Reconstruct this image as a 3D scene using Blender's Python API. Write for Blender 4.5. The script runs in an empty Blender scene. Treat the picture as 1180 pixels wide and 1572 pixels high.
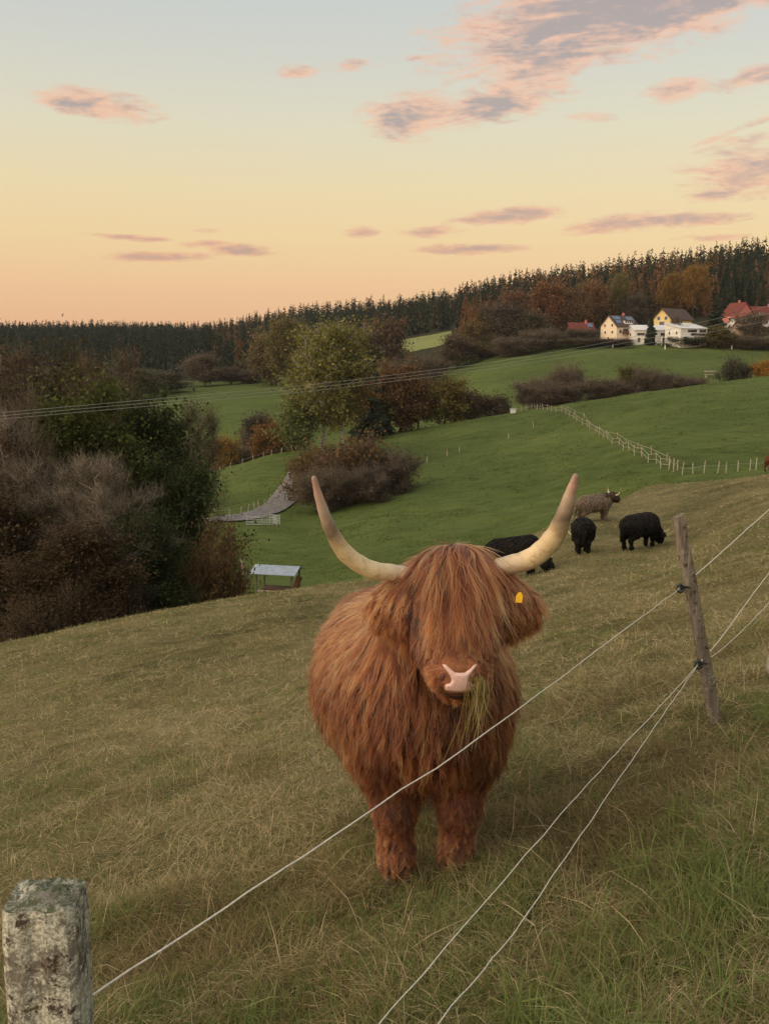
import bpy, math, random
import numpy as np
from mathutils import Vector, Matrix

scene = bpy.context.scene
COL = scene.collection
R = math.radians

# ------------------------------------------------------------------ camera
F = 1500.0                       # focal length in photograph pixels (1180 x 1572)
TH = math.atan(226 / F)          # pitch below the horizon
CT, ST = math.cos(TH), math.sin(TH)
cam_d = bpy.data.cameras.new('camera')
cam_d.sensor_fit = 'VERTICAL'
cam_d.sensor_height = 36.0
cam_d.lens = 36.0 * F / 1572.0
cam_d.clip_start = 0.05
cam_d.clip_end = 12000
cam = bpy.data.objects.new('camera', cam_d)
cam.location = (0, 0, 0)
cam.rotation_euler = (math.pi / 2 - TH, 0, 0)
COL.objects.link(cam)
scene.camera = cam

# ------------------------------------------------------------------ light
SUN_DIR = Vector((-0.84, -0.54, 0.0)).normalized()     # where the sun stands, on the ground plan
SUN_EL = 27.0                    # middle of the broad glow of the western sky after sunset
scene.view_settings.view_transform = 'Standard'
scene.view_settings.look = 'None'
scene.view_settings.gamma = 1.0
scene.view_settings.exposure = 0.48
scene.view_settings.use_curve_mapping = False
SKY_K = 0.68
HAZE = 0.00005
try:
    scene.cycles.max_bounces = 7
    scene.cycles.diffuse_bounces = 3
    scene.cycles.glossy_bounces = 3
    scene.cycles.transmission_bounces = 5
    scene.cycles.transparent_max_bounces = 6
    scene.cycles.use_denoising = True
    scene.cycles.caustics_reflective = False
    scene.cycles.caustics_refractive = False
except Exception as e:
    print(e)


def ray(px, py):
    """direction of a photograph pixel, scaled to y = 1"""
    x = px - 590.0
    y = F * CT + (786.0 - py) * ST
    z = -F * ST + (786.0 - py) * CT
    return x / y, z / y


def P(px, py, d):
    a, b = ray(px, py)
    return Vector((a * d, d, b * d))


class NT:
    """tiny node-tree helper"""
    def __init__(s, tree):
        s.t = tree
        s.n = tree.nodes
        s.l = tree.links

    def add(s, typ, props=None, ins=None):
        n = s.n.new(typ)
        for k, v in (props or {}).items():
            setattr(n, k, v)
        for k, v in (ins or {}).items():
            sock = n.inputs[k]
            if hasattr(v, 'is_output') or isinstance(v, bpy.types.NodeSocket):
                s.l.new(v, sock)
            else:
                sock.default_value = v
        return n

    def ramp(s, fac, stops, interp='LINEAR'):
        n = s.n.new('ShaderNodeValToRGB')
        cr = n.color_ramp
        cr.interpolation = interp
        while len(cr.elements) < len(stops):
            cr.elements.new(0.5)
        for e, (p, c) in zip(cr.elements, stops):
            e.position = p
            e.color = (c[0], c[1], c[2], 1)
        if fac is not None:
            s.l.new(fac, n.inputs[0])
        return n.outputs[0]

    def math(s, op, a, b=None, c=None, clamp=False):
        n = s.n.new('ShaderNodeMath')
        n.operation = op
        n.use_clamp = clamp
        for i, v in enumerate((a, b, c)):
            if v is None:
                continue
            if isinstance(v, bpy.types.NodeSocket):
                s.l.new(v, n.inputs[i])
            else:
                n.inputs[i].default_value = v
        return n.outputs[0]

    def mix(s, fac, a, b, mode='MIX'):
        n = s.n.new('ShaderNodeMix')
        n.data_type = 'RGBA'
        n.blend_type = mode
        for sock, v in ((n.inputs[0], fac), (n.inputs[6], a), (n.inputs[7], b)):
            if isinstance(v, bpy.types.NodeSocket):
                s.l.new(v, sock)
            elif isinstance(v, (tuple, list)):
                sock.default_value = (v[0], v[1], v[2], 1)
            else:
                sock.default_value = v
        return n.outputs[2]

    def noise(s, vec, scale, detail=4, rough=0.55, dist=0.0):
        n = s.n.new('ShaderNodeTexNoise')
        n.inputs['Scale'].default_value = scale
        n.inputs['Detail'].default_value = detail
        n.inputs['Roughness'].default_value = rough
        n.inputs['Distortion'].default_value = dist
        if vec is not None:
            s.l.new(vec, n.inputs['Vector'])
        return n.outputs['Fac']

    def mrange(s, v, a, b, c=0.0, d=1.0, smooth=True):
        n = s.n.new('ShaderNodeMapRange')
        n.interpolation_type = 'SMOOTHSTEP' if smooth else 'LINEAR'
        s.l.new(v, n.inputs[0])
        for i, q in enumerate((a, b, c, d)):
            n.inputs[i + 1].default_value = q
        return n.outputs[0]


def srgb(r, g, b):
    def f(c):
        c /= 255.0
        return c / 12.92 if c <= 0.04045 else ((c + 0.055) / 1.055) ** 2.4
    return (f(r), f(g), f(b))


def build_world():
    w = bpy.data.worlds.new('World')
    scene.world = w
    w.use_nodes = True
    t = NT(w.node_tree)
    t.n.clear()
    tc = t.add('ShaderNodeTexCoord')
    sep = t.add('ShaderNodeSeparateXYZ', ins={0: tc.outputs['Generated']})
    X, Y, Z = sep.outputs
    el = t.math('ARCSINE', Z)
    az = t.math('ARCTAN2', X, Y)
    # clear evening sky, even all round
    k = 1.0
    fac = t.mrange(el, -0.05, 1.57, 0, 1, smooth=False)

    def e(py):
        return (math.atan(ray(590, py)[1]) + 0.05) / 1.62
    stops = [(0.0, srgb(198, 150, 118)), (e(500), srgb(230, 176, 138)), (e(440), srgb(236, 188, 142)),
             (e(370), srgb(238, 204, 150)), (e(290), srgb(234, 211, 164)), (e(200), srgb(223, 214, 184)),
             (e(110), srgb(212, 209, 194)), (e(0), srgb(201, 204, 199)), (0.62, srgb(180, 192, 198)), (1.0, srgb(170, 186, 198))]
    sky = t.ramp(fac, stops)
    # clouds
    uv = t.add('ShaderNodeCombineXYZ', ins={0: az, 1: el})
    v = uv.outputs[0]
    stre = t.add('ShaderNodeMapping', ins={'Vector': v, 'Rotation': (0, 0, R(-9)), 'Scale': (7, 26, 1)}).outputs[0]
    n1 = t.noise(stre, 2.6, 7, 0.62, 0.5)
    n2 = t.noise(stre, 9.0, 4, 0.6, 0.2)
    clouds = [(910, 28, 250, 66, 8, 1.25), (1020, 10, 190, 50, 10, 1.3), (840, 100, 130, 34, 16, 1.0), (640, 178, 90, 34, 2, 1.05), (760, 160, 130, 26, 10, 1.05),
              (460, 110, 34, 13, 0, .8), (550, 99, 62, 10, 3, .62), (148, 160, 100, 22, -4, 1.0), (1045, 137, 62, 18, 10, .85),
              (1155, 119, 60, 16, 6, .95), (1150, 262, 110, 40, 0, .85), (1090, 300, 40, 12, 0, .65), (785, 331, 98, 14, 4, 1.1), (665, 356, 56, 10, 3, .75),
              (555, 356, 33, 9, 0, .85), (955, 343, 95, 15, 5, .95), (1055, 336, 90, 12, 0, .95), (905, 352, 50, 10, -4, .7), (376, 385, 54, 10, -2, 1.1),
              (235, 394, 95, 8, 1, 1.05), (195, 364, 80, 6, -3, .95), (305, 374, 50, 6, 2, .8), (705, 383, 105, 9, 0, .95), (1090, 364, 60, 6, 0, .7),
              (318, 355, 34, 5, 0, .55), (1160, 215, 50, 12, 0, .6), (635, 90, 18, 7, 0, .6), (905, 180, 50, 9, -4, .5), (1140, 195, 95, 6, 17, .45)]
    total = None
    for (cx, cy, hw, hh, rot, dens) in clouds:
        a, b = ray(cx, cy)
        az0, el0 = math.atan(a), math.atan(b / math.sqrt(1 + a * a))
        m = t.add('ShaderNodeMapping', {'vector_type': 'TEXTURE'},
                  {'Vector': v, 'Location': (az0, el0, 0), 'Rotation': (0, 0, R(rot)), 'Scale': (hw / F * 1.05, hh / F * 1.05, 1)})
        ln = t.add('ShaderNodeVectorMath', {'operation': 'LENGTH'}, {0: m.outputs[0]}).outputs['Value']
        q = t.mrange(ln, 1.35, 0.0, 0.0, dens * 1.15)
        total = q if total is None else t.math('MAXIMUM', total, q)
    # the same kind of thin cloud goes on outside the frame
    wide = t.add('ShaderNodeMapping', ins={'Vector': v, 'Scale': (2.2, 5, 1), 'Location': (3.1, 1.7, 0)}).outputs[0]
    g = t.mrange(t.noise(wide, 1.6, 3, 0.5), 0.52, 0.75, 0, 0.8)
    g = t.math('MULTIPLY', g, t.mrange(el, 0.36, 0.55))
    total = t.math('MAXIMUM', total, g)
    dens = t.math('ADD', total, t.math('MULTIPLY', t.math('SUBTRACT', n1, 0.5), 2.3))
    dens = t.math('ADD', dens, t.math('MULTIPLY', t.math('SUBTRACT', n2, 0.5), 1.1))
    dens = t.math('MULTIPLY', dens, t.mrange(total, 0.02, 0.25))
    mask = t.mrange(dens, 0.08, 0.95, 0, 0.92)
    stre2 = t.add('ShaderNodeMapping', ins={'Vector': v, 'Rotation': (0, 0, R(-9)), 'Scale': (7, 20, 1), 'Location': (0.02, 0.12, 0)}).outputs[0]
    n3 = t.noise(stre2, 3.2, 4, 0.55, 0.4)
    thick = t.math('ADD', t.mrange(dens, 0.6, 1.5), t.math('MULTIPLY', t.math('SUBTRACT', n3, 0.46), 2.4), clamp=True)
    low = t.mrange(el, 0.07, 0.25)
    thin_c = t.mix(low, srgb(224, 162, 132), srgb(240, 188, 156))
    thick_c = t.mix(low, srgb(186, 146, 134), srgb(170, 153, 149))
    cc = t.mix(thick, thin_c, thick_c)
    col = t.mix(mask, sky, cc)
    bg = t.add('ShaderNodeBackground', ins={0: col, 1: SKY_K})
    # glow of the sunset round the sun, out of the frame
    nis = t.add('ShaderNodeTexSky')
    nis.sky_type = 'NISHITA'
    nis.sun_disc = False
    nis.sun_elevation = R(4.0)
    nis.sun_rotation = math.atan2(SUN_DIR.x, SUN_DIR.y)
    nis.altitude = 600
    nis.dust_density = 2.0
    bg2 = t.add('ShaderNodeBackground', ins={0: nis.outputs[0], 1: 0.03})
    ad = t.add('ShaderNodeAddShader', ins={0: bg.outputs[0], 1: bg2.outputs[0]})
    out = t.add('ShaderNodeOutputWorld')
    t.l.new(ad.outputs[0], out.inputs[0])


build_world()
sun_d = bpy.data.lights.new('sun', 'SUN')
sun_d.energy = 2.8
sun_d.angle = R(120)
sun_d.color = (1.0, 0.80, 0.58)
sun = bpy.data.objects.new('sun', sun_d)
sv = Vector((SUN_DIR.x * math.cos(R(SUN_EL)), SUN_DIR.y * math.cos(R(SUN_EL)), math.sin(R(SUN_EL))))
sun.rotation_euler = (-sv).to_track_quat('-Z', 'Y').to_euler()
COL.objects.link(sun)

# ------------------------------------------------------------------ helpers
rng = np.random.default_rng(7)
random.seed(7)


def smooth(a, b, v):
    q = np.clip((v - a) / (b - a), 0, 1)
    return q * q * (3 - 2 * q)


_perm = np.random.default_rng(11).random((256, 256))


def vnoise(x, y):
    """smooth value noise, 0..1"""
    x = np.asarray(x, float)
    y = np.asarray(y, float)
    xi = np.floor(x).astype(int)
    yi = np.floor(y).astype(int)
    fx = x - xi
    fy = y - yi
    fx = fx * fx * (3 - 2 * fx)
    fy = fy * fy * (3 - 2 * fy)
    g = lambda i, j: _perm[i % 256, j % 256]
    a = g(xi, yi) * (1 - fx) + g(xi + 1, yi) * fx
    b = g(xi, yi + 1) * (1 - fx) + g(xi + 1, yi + 1) * fx
    return a * (1 - fy) + b * fy


def fbm(x, y, o=3):
    s, a, n = 0, 1.0, 0
    for k in range(o):
        s = s + a * vnoise(x * 2 ** k + 17 * k, y * 2 ** k + 31 * k)
        n += a
        a *= 0.5
    return s / n


def tag(o, label=None, cat=None, group=None, kind=None):
    if label:
        o['label'] = label
    if cat:
        o['category'] = cat
    if group:
        o['group'] = group
    if kind:
        o['kind'] = kind
    return o


def link(o, parent=None):
    COL.objects.link(o)
    if parent is not None:
        o.parent = parent
    return o


def empty(name, loc, rz=0.0, label=None, cat=None, group=None):
    o = bpy.data.objects.new(name, None)
    o.location = loc
    o.rotation_euler = (0, 0, rz)
    o.empty_display_size = 0.2
    link(o)
    return tag(o, label, cat, group)


def mesh_np(name, V, polys, smooth_sh=False, attrs=None):
    """polys: list of int arrays (n,k)"""
    V = np.asarray(V, np.float32)
    me = bpy.data.meshes.new(name)
    me.vertices.add(len(V))
    me.vertices.foreach_set('co', V.ravel())
    idx = np.concatenate([p.ravel() for p in polys if len(p)]).astype(np.int32)
    tot = np.concatenate([np.full(len(p), p.shape[1]) for p in polys if len(p)]).astype(np.int32)
    st = np.concatenate([[0], np.cumsum(tot)[:-1]]).astype(np.int32)
    me.loops.add(len(idx))
    me.loops.foreach_set('vertex_index', idx)
    me.polygons.add(len(tot))
    me.polygons.foreach_set('loop_start', st)
    try:
        me.polygons.foreach_set('loop_total', tot)
    except Exception:
        pass
    me.polygons.foreach_set('use_smooth', np.full(len(tot), smooth_sh, bool))
    me.update(calc_edges=True)
    for k, a in (attrs or {}).items():
        at = me.attributes.new(k, 'FLOAT', 'POINT')
        at.data.foreach_set('value', np.asarray(a, np.float32))
    return me


class MB:
    """collects shapes; build() links them as one mesh"""
    def __init__(s):
        s.V = []
        s.F = {3: [], 4: []}
        s.n = 0
        s.ng = []
        s.A = []

    def raw(s, V, *faces, tint=None):
        V = np.asarray(V, float).reshape(-1, 3)
        for f in faces:
            f = np.asarray(f, int)
            if f.size:
                if f.ndim == 1:
                    f = f[None]
                if f.shape[1] in (3, 4):
                    s.F[f.shape[1]].append(f + s.n)
                else:
                    for q in f:
                        s.ng.append(q + s.n)
        s.V.append(V)
        s.A.append(np.full(len(V), 0.5) if tint is None else np.broadcast_to(tint, len(V)))
        s.n += len(V)
        return s

    def box(s, c, size, rot=None, jit=0):
        h = np.array(size, float) / 2
        V = np.array([[x, y, z] for z in (-1, 1) for y in (-1, 1) for x in (-1, 1)], float) * h
        if rot is not None:
            V = V @ np.array(rot).T
        V = V + np.array(c, float)
        return s.raw(V, [[0, 2, 3, 1], [4, 5, 7, 6], [0, 1, 5, 4], [2, 6, 7, 3], [0, 4, 6, 2], [1, 3, 7, 5]])

    def bar(s, a, b, w, h=None):
        """square bar from a to b"""
        a = np.array(a, float)
        b = np.array(b, float)
        return s.tube([a, b], [w * 0.7071, w * 0.7071], 4, twist=math.pi / 4)

    def tube(s, pts, rad, sides=8, twist=0.0, cap=True):
        pts = np.asarray(pts, float)
        n = len(pts)
        rad = np.broadcast_to(rad, n)
        tan = np.gradient(pts, axis=0) if n > 2 else np.repeat((pts[1] - pts[0])[None], 2, 0)
        tan = tan / (np.linalg.norm(tan, axis=1, keepdims=True) + 1e-12)
        ref = np.array([0, 0, 1.0]) if abs(tan[:, 2]).mean() < 0.85 else np.array([0, 1.0, 0])
        u = np.cross(tan, ref)
        u /= np.linalg.norm(u, axis=1, keepdims=True) + 1e-12
        v = np.cross(u, tan)
        an = np.arange(sides) * 2 * math.pi / sides + twist
        V = pts[:, None] + rad[:, None, None] * (u[:, None] * np.cos(an)[None, :, None] + v[:, None] * np.sin(an)[None, :, None])
        V = V.reshape(-1, 3)
        f = []
        for i in range(n - 1):
            for k in range(sides):
                k2 = (k + 1) % sides
                f.append([i * sides + k, i * sides + k2, (i + 1) * sides + k2, (i + 1) * sides + k])
        if cap:
            c0 = len(V)
            V = np.vstack([V, pts[0], pts[-1]])
            t = []
            for k in range(sides):
                k2 = (k + 1) % sides
                t.append([c0, k2, k])
                t.append([c0 + 1, (n - 1) * sides + k, (n - 1) * sides + k2])
            return s.raw(V, f, t)
        return s.raw(V, f)

    def prism(s, poly, axis_a, axis_b, axis_n, origin, depth):
        """extrude a 2-D polygon"""
        a, b, nn, o = (np.array(q, float) for q in (axis_a, axis_b, axis_n, origin))
        k = len(poly)
        V = [o + a * p[0] + b * p[1] for p in poly] + [o + a * p[0] + b * p[1] + nn * depth for p in poly]
        f = [[i, (i + 1) % k, k + (i + 1) % k, k + i] for i in range(k)]
        s.raw(V, f)
        base = s.n - 2 * k
        s.ng.append(np.arange(k)[::-1] + base)
        s.ng.append(np.arange(k) + k + base)
        return s

    def mesh(s, name, sm=False):
        V = np.vstack(s.V)
        if s.ng:
            polys = [list(map(int, f)) for k in (3, 4) for a in s.F[k] for f in a] + [list(map(int, f)) for f in s.ng]
            me = bpy.data.meshes.new(name)
            me.from_pydata([tuple(v) for v in V], [], polys)
            if sm:
                me.polygons.foreach_set('use_smooth', np.full(len(me.polygons), True))
            me.update()
            return me
        polys = [np.vstack(s.F[k]) for k in (3, 4) if s.F[k]]
        return mesh_np(name, V, polys, sm, {'tint': np.concatenate(s.A)})

    def build(s, name, mat, parent=None, sm=False):
        me = s.mesh(name, sm)
        me.materials.append(mat)
        return link(bpy.data.objects.new(name, me), parent)


# ------------------------------------------------------------------ materials
def new_mat(name):
    m = bpy.data.materials.new(name)
    m.use_nodes = True
    t = NT(m.node_tree)
    t.n.clear()
    out = t.add('ShaderNodeOutputMaterial')
    return m, t, out


def pbsdf(t, out, col, rough=0.8, bump=None, bstr=0.3, bdist=0.02, spec=0.3, metal=0.0):
    b = t.add('ShaderNodeBsdfPrincipled')
    if isinstance(col, bpy.types.NodeSocket):
        t.l.new(col, b.inputs['Base Color'])
    else:
        b.inputs['Base Color'].default_value = (*col, 1)
    b.inputs['Roughness'].default_value = rough
    b.inputs['Specular IOR Level'].default_value = spec
    b.inputs['Metallic'].default_value = metal
    if bump is not None:
        bn = t.add('ShaderNodeBump', ins={'Strength': bstr, 'Distance': bdist, 'Height': bump})
        t.l.new(bn.outputs[0], b.inputs['Normal'])
    t.l.new(b.outputs[0], out.inputs[0])
    return b


def plain(name, col, rough=0.75, var=0.25, scale=6.0, spec=0.3, metal=0.0, bstr=0.15):
    """plain surface with uneven tone and fine relief"""
    m, t, out = new_mat(name)
    tc = t.add('ShaderNodeTexCoord')
    n = t.noise(tc.outputs['Object'], scale, 5, 0.6)
    c = t.mix(t.mrange(n, 0.3, 0.7), tuple(q * (1 - var) for q in col), tuple(min(1, q * (1 + var)) for q in col))
    pbsdf(t, out, c, rough, n, bstr, 0.01, spec, metal)
    return m


def grass_field(name, cols, scale=0.25, bump=0.25):
    m, t, out = new_mat(name)
    g = t.add('ShaderNodeNewGeometry')
    pos = g.outputs['Position']
    big = t.noise(pos, scale * 0.12, 4, 0.6)
    mid = t.noise(pos, scale * 1.2, 5, 0.65, 0.4)
    fine = t.noise(pos, scale * 14, 4, 0.7)
    sm = t.add('ShaderNodeMapping', ins={'Vector': pos, 'Scale': (0.35, 1.0, 1.4)}).outputs[0]
    streak = t.noise(sm, scale * 3.0, 5, 0.6, 0.6)
    v = t.math('ADD', t.math('MULTIPLY', big, 0.45), t.math('ADD', t.math('MULTIPLY', mid, 0.3), t.math('MULTIPLY', streak, 0.35)))
    v = t.math('ADD', v, t.math('MULTIPLY', t.math('SUBTRACT', fine, 0.5), 0.25))
    c = t.ramp(v, [(0.36, cols[0]), (0.52, cols[1]), (0.66, cols[2]), (0.78, cols[3])])
    h = t.math('ADD', t.math('MULTIPLY', fine, 0.5), t.math('ADD', t.math('MULTIPLY', mid, 1.0), streak))
    pbsdf(t, out, c, 0.95, h, bump, 1.6, 0.05)
    return m


def leaf_mat(name, trans=0.25, hue=0.05):
    """foliage: the object's own colour, varied leaf by leaf"""
    m, t, out = new_mat(name)
    oi = t.add('ShaderNodeObjectInfo')
    at = t.add('ShaderNodeAttribute', {'attribute_name': 'tint'})
    f = at.outputs['Fac']
    hs = t.add('ShaderNodeHueSaturation', ins={'Hue': t.mrange(f, 0, 1, 0.5 + hue * 0.5, 0.5 - hue * 0.5, False), 'Saturation': t.mrange(f, 0, 1, 1.05, 0.95, False),
                                              'Value': t.mrange(f, 0, 1, 0.60, 1.42, False), 'Color': oi.outputs['Color']})
    d = t.add('ShaderNodeBsdfDiffuse', ins={'Color': hs.outputs[0]})
    tr = t.add('ShaderNodeBsdfTranslucent', ins={'Color': hs.outputs[0]})
    mx = t.add('ShaderNodeMixShader', ins={0: trans, 1: d.outputs[0], 2: tr.outputs[0]})
    t.l.new(mx.outputs[0], out.inputs[0])
    return m


def ramp_mat(name, stops, trans=0.3, rough=0.9):
    m, t, out = new_mat(name)
    at = t.add('ShaderNodeAttribute', {'attribute_name': 'tint'})
    c = t.ramp(at.outputs['Fac'], stops)
    d = t.add('ShaderNodeBsdfDiffuse', ins={'Color': c})
    tr = t.add('ShaderNodeBsdfTranslucent', ins={'Color': c})
    mx = t.add('ShaderNodeMixShader', ins={0: trans, 1: d.outputs[0], 2: tr.outputs[0]})
    t.l.new(mx.outputs[0], out.inputs[0])
    return m


def bark_mat(name, a, b):
    m, t, out = new_mat(name)
    tc = t.add('ShaderNodeTexCoord')
    mp = t.add('ShaderNodeMapping', ins={'Vector': tc.outputs['Object'], 'Scale': (3, 3, 0.8)}).outputs[0]
    n = t.noise(mp, 3.0, 5, 0.7)
    pbsdf(t, out, t.mix(t.mrange(n, 0.35, 0.65), a, b), 0.9, n, 0.5, 0.03, 0.1)
    return m


def wood_mat(name, cols, lichen=0.0):
    """weathered timber: grain along z, cracks, optional lichen"""
    m, t, out = new_mat(name)
    tc = t.add('ShaderNodeTexCoord')
    o = tc.outputs['Object']
    st = t.add('ShaderNodeMapping', ins={'Vector': o, 'Scale': (1, 1, 0.07)}).outputs[0]
    g = t.noise(st, 70, 5, 0.7, 0.3)
    g2 = t.noise(st, 22, 4, 0.6, 0.8)
    big = t.noise(o, 9, 4, 0.6)
    v = t.math('ADD', t.math('MULTIPLY', g, 0.5), t.math('MULTIPLY', g2, 0.5))
    c = t.ramp(v, [(0.34, cols[0]), (0.46, cols[1]), (0.58, cols[2]), (0.70, cols[3])])
    c = t.mix(t.mrange(big, 0.45, 0.7, 0, 0.55), c, cols[1])
    h = v
    if lichen:
        l1 = t.noise(o, 75, 6, 0.75, 0.1)
        l2 = t.noise(o, 11, 4, 0.6, 0.1)
        l3 = t.noise(o, 190, 4, 0.7)
        mk = t.mrange(t.math('ADD', t.math('MULTIPLY', l1, 0.55), t.math('MULTIPLY', l2, 0.45)), 0.56 - lichen * 0.225, 0.68 - lichen * 0.225)
        lc = t.mix(t.mrange(l3, 0.35, 0.65), srgb(132, 130, 116), srgb(205, 203, 188))
        yel = t.mrange(t.noise(o, 16, 4, 0.6, 0.4), 0.60, 0.68, 0, 0.8)
        lc = t.mix(yel, lc, srgb(128, 108, 40))
        c = t.mix(mk, c, lc)
        dk = t.mrange(t.noise(o, 26, 6, 0.75, 0.1), 0.54, 0.60, 0, 0.88)
        c = t.mix(dk, c, srgb(62, 46, 34))
        geo = t.add('ShaderNodeNewGeometry')
        up = t.add('ShaderNodeSeparateXYZ', ins={0: geo.outputs['Normal']}).outputs[2]
        moss = t.math('MULTIPLY', t.mrange(up, 0.5, 0.85), t.mrange(l1, 0.40, 0.56))
        c = t.mix(moss, c, srgb(78, 82, 62))
        h = t.math('ADD', v, t.math('MULTIPLY', mk, t.math('ADD', l3, 0.2)))
    pbsdf(t, out, c, 0.9, h, 0.8, 0.004, 0.15)
    return m


M = {}
M['green'] = grass_field('pasture_grass', [(0.036, 0.052, 0.015), (0.068, 0.090, 0.024), (0.100, 0.122, 0.033), (0.165, 0.165, 0.056)])
M['lightgreen'] = grass_field('far_field_grass', [(0.15, 0.165, 0.06), (0.18, 0.195, 0.07), (0.21, 0.22, 0.08), (0.23, 0.24, 0.09)])
M['forest_floor'] = grass_field('forest_floor', [(0.02, 0.022, 0.012), (0.03, 0.03, 0.016), (0.045, 0.04, 0.02), (0.06, 0.05, 0.025)])
M['leaf'] = leaf_mat('leaf')
M['needle'] = leaf_mat('needle', 0.05, 0.02)
M['bark'] = bark_mat('bark', (0.040, 0.030, 0.020), (0.095, 0.072, 0.05))
M['bark_twig'] = bark_mat('twig_bark', (0.070, 0.054, 0.038), (0.15, 0.118, 0.086))
M['bark_grey'] = bark_mat('grey_bark', (0.12, 0.098, 0.075), (0.24, 0.20, 0.16))
M['bark_pale'] = bark_mat('pale_bark', (0.20, 0.18, 0.15), (0.5, 0.46, 0.40))
M['gravel'] = plain('road_gravel', (0.135, 0.125, 0.12), 0.95, 0.35, 1.2)
M['zinc'] = plain('zinc_sheet', (0.34, 0.38, 0.44), 0.5, 0.15, 3, 0.4, 0.3)
M['oldwood'] = wood_mat('weathered_wood', [(0.05, 0.04, 0.03), (0.12, 0.10, 0.075), (0.20, 0.17, 0.135), (0.30, 0.26, 0.21)])
M['palewood'] = plain('pale_stake_wood', (0.33, 0.295, 0.235), 0.9, 0.3, 8)
M['steel'] = plain('galvanised_steel', (0.38, 0.40, 0.40), 0.5, 0.2, 20, 0.5, 0.5)
M['white'] = plain('white_render', (0.72, 0.69, 0.64), 0.9, 0.06, 1.5)
M['cream'] = plain('cream_render', (0.76, 0.62, 0.44), 0.9, 0.06, 1.5)
M['yellow'] = plain('yellow_render', (0.78, 0.58, 0.24), 0.9, 0.06, 1.5)
M['pink'] = plain('pink_render', (0.50, 0.16, 0.13), 0.9, 0.07, 1.5)
M['salmon'] = plain('salmon_render', (0.72, 0.48, 0.36), 0.9, 0.07, 1.5)
M['brownwood'] = plain('brown_timber', (0.12, 0.055, 0.03), 0.85, 0.3, 3)
M['roof_red'] = plain('red_roof_tiles', (0.14, 0.034, 0.026), 0.85, 0.3, 2.5)
M['roof_dark'] = plain('dark_roof_tiles', (0.075, 0.052, 0.045), 0.85, 0.3, 2.5)
M['roof_pale'] = plain('pale_roof_sheet', (0.58, 0.57, 0.56), 0.7, 0.1, 2.5)
M['solar'] = plain('solar_glass', (0.10, 0.13, 0.22), 0.2, 0.15, 0.6, 0.6)
M['glass'] = plain('window_glass', (0.035, 0.038, 0.042), 0.12, 0.2, 0.6, 0.6)
M['dark'] = plain('dark_shade', (0.03, 0.026, 0.022), 0.8, 0.3, 3)

# ------------------------------------------------------------------ terrain
PA, PB, PC = -1.388, -0.188, 0.2208          # the near slope: z = PA + PB*y + PC*x


def gz(py):
    return ray(590, py)[1]


def prof(px, rows):
    """rows: (distance, row in the photograph) or (distance, None, height)"""
    t = (px - 590) / 1500.0
    m = PB + PC * t
    d = [0, 2, 4, 8]
    z = [PA + m * q for q in d]
    for r in rows:
        d.append(r[0])
        z.append(r[2] if r[1] is None else gz(r[1]) * r[0])
    return np.array(d, float), np.array(z, float)


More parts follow.
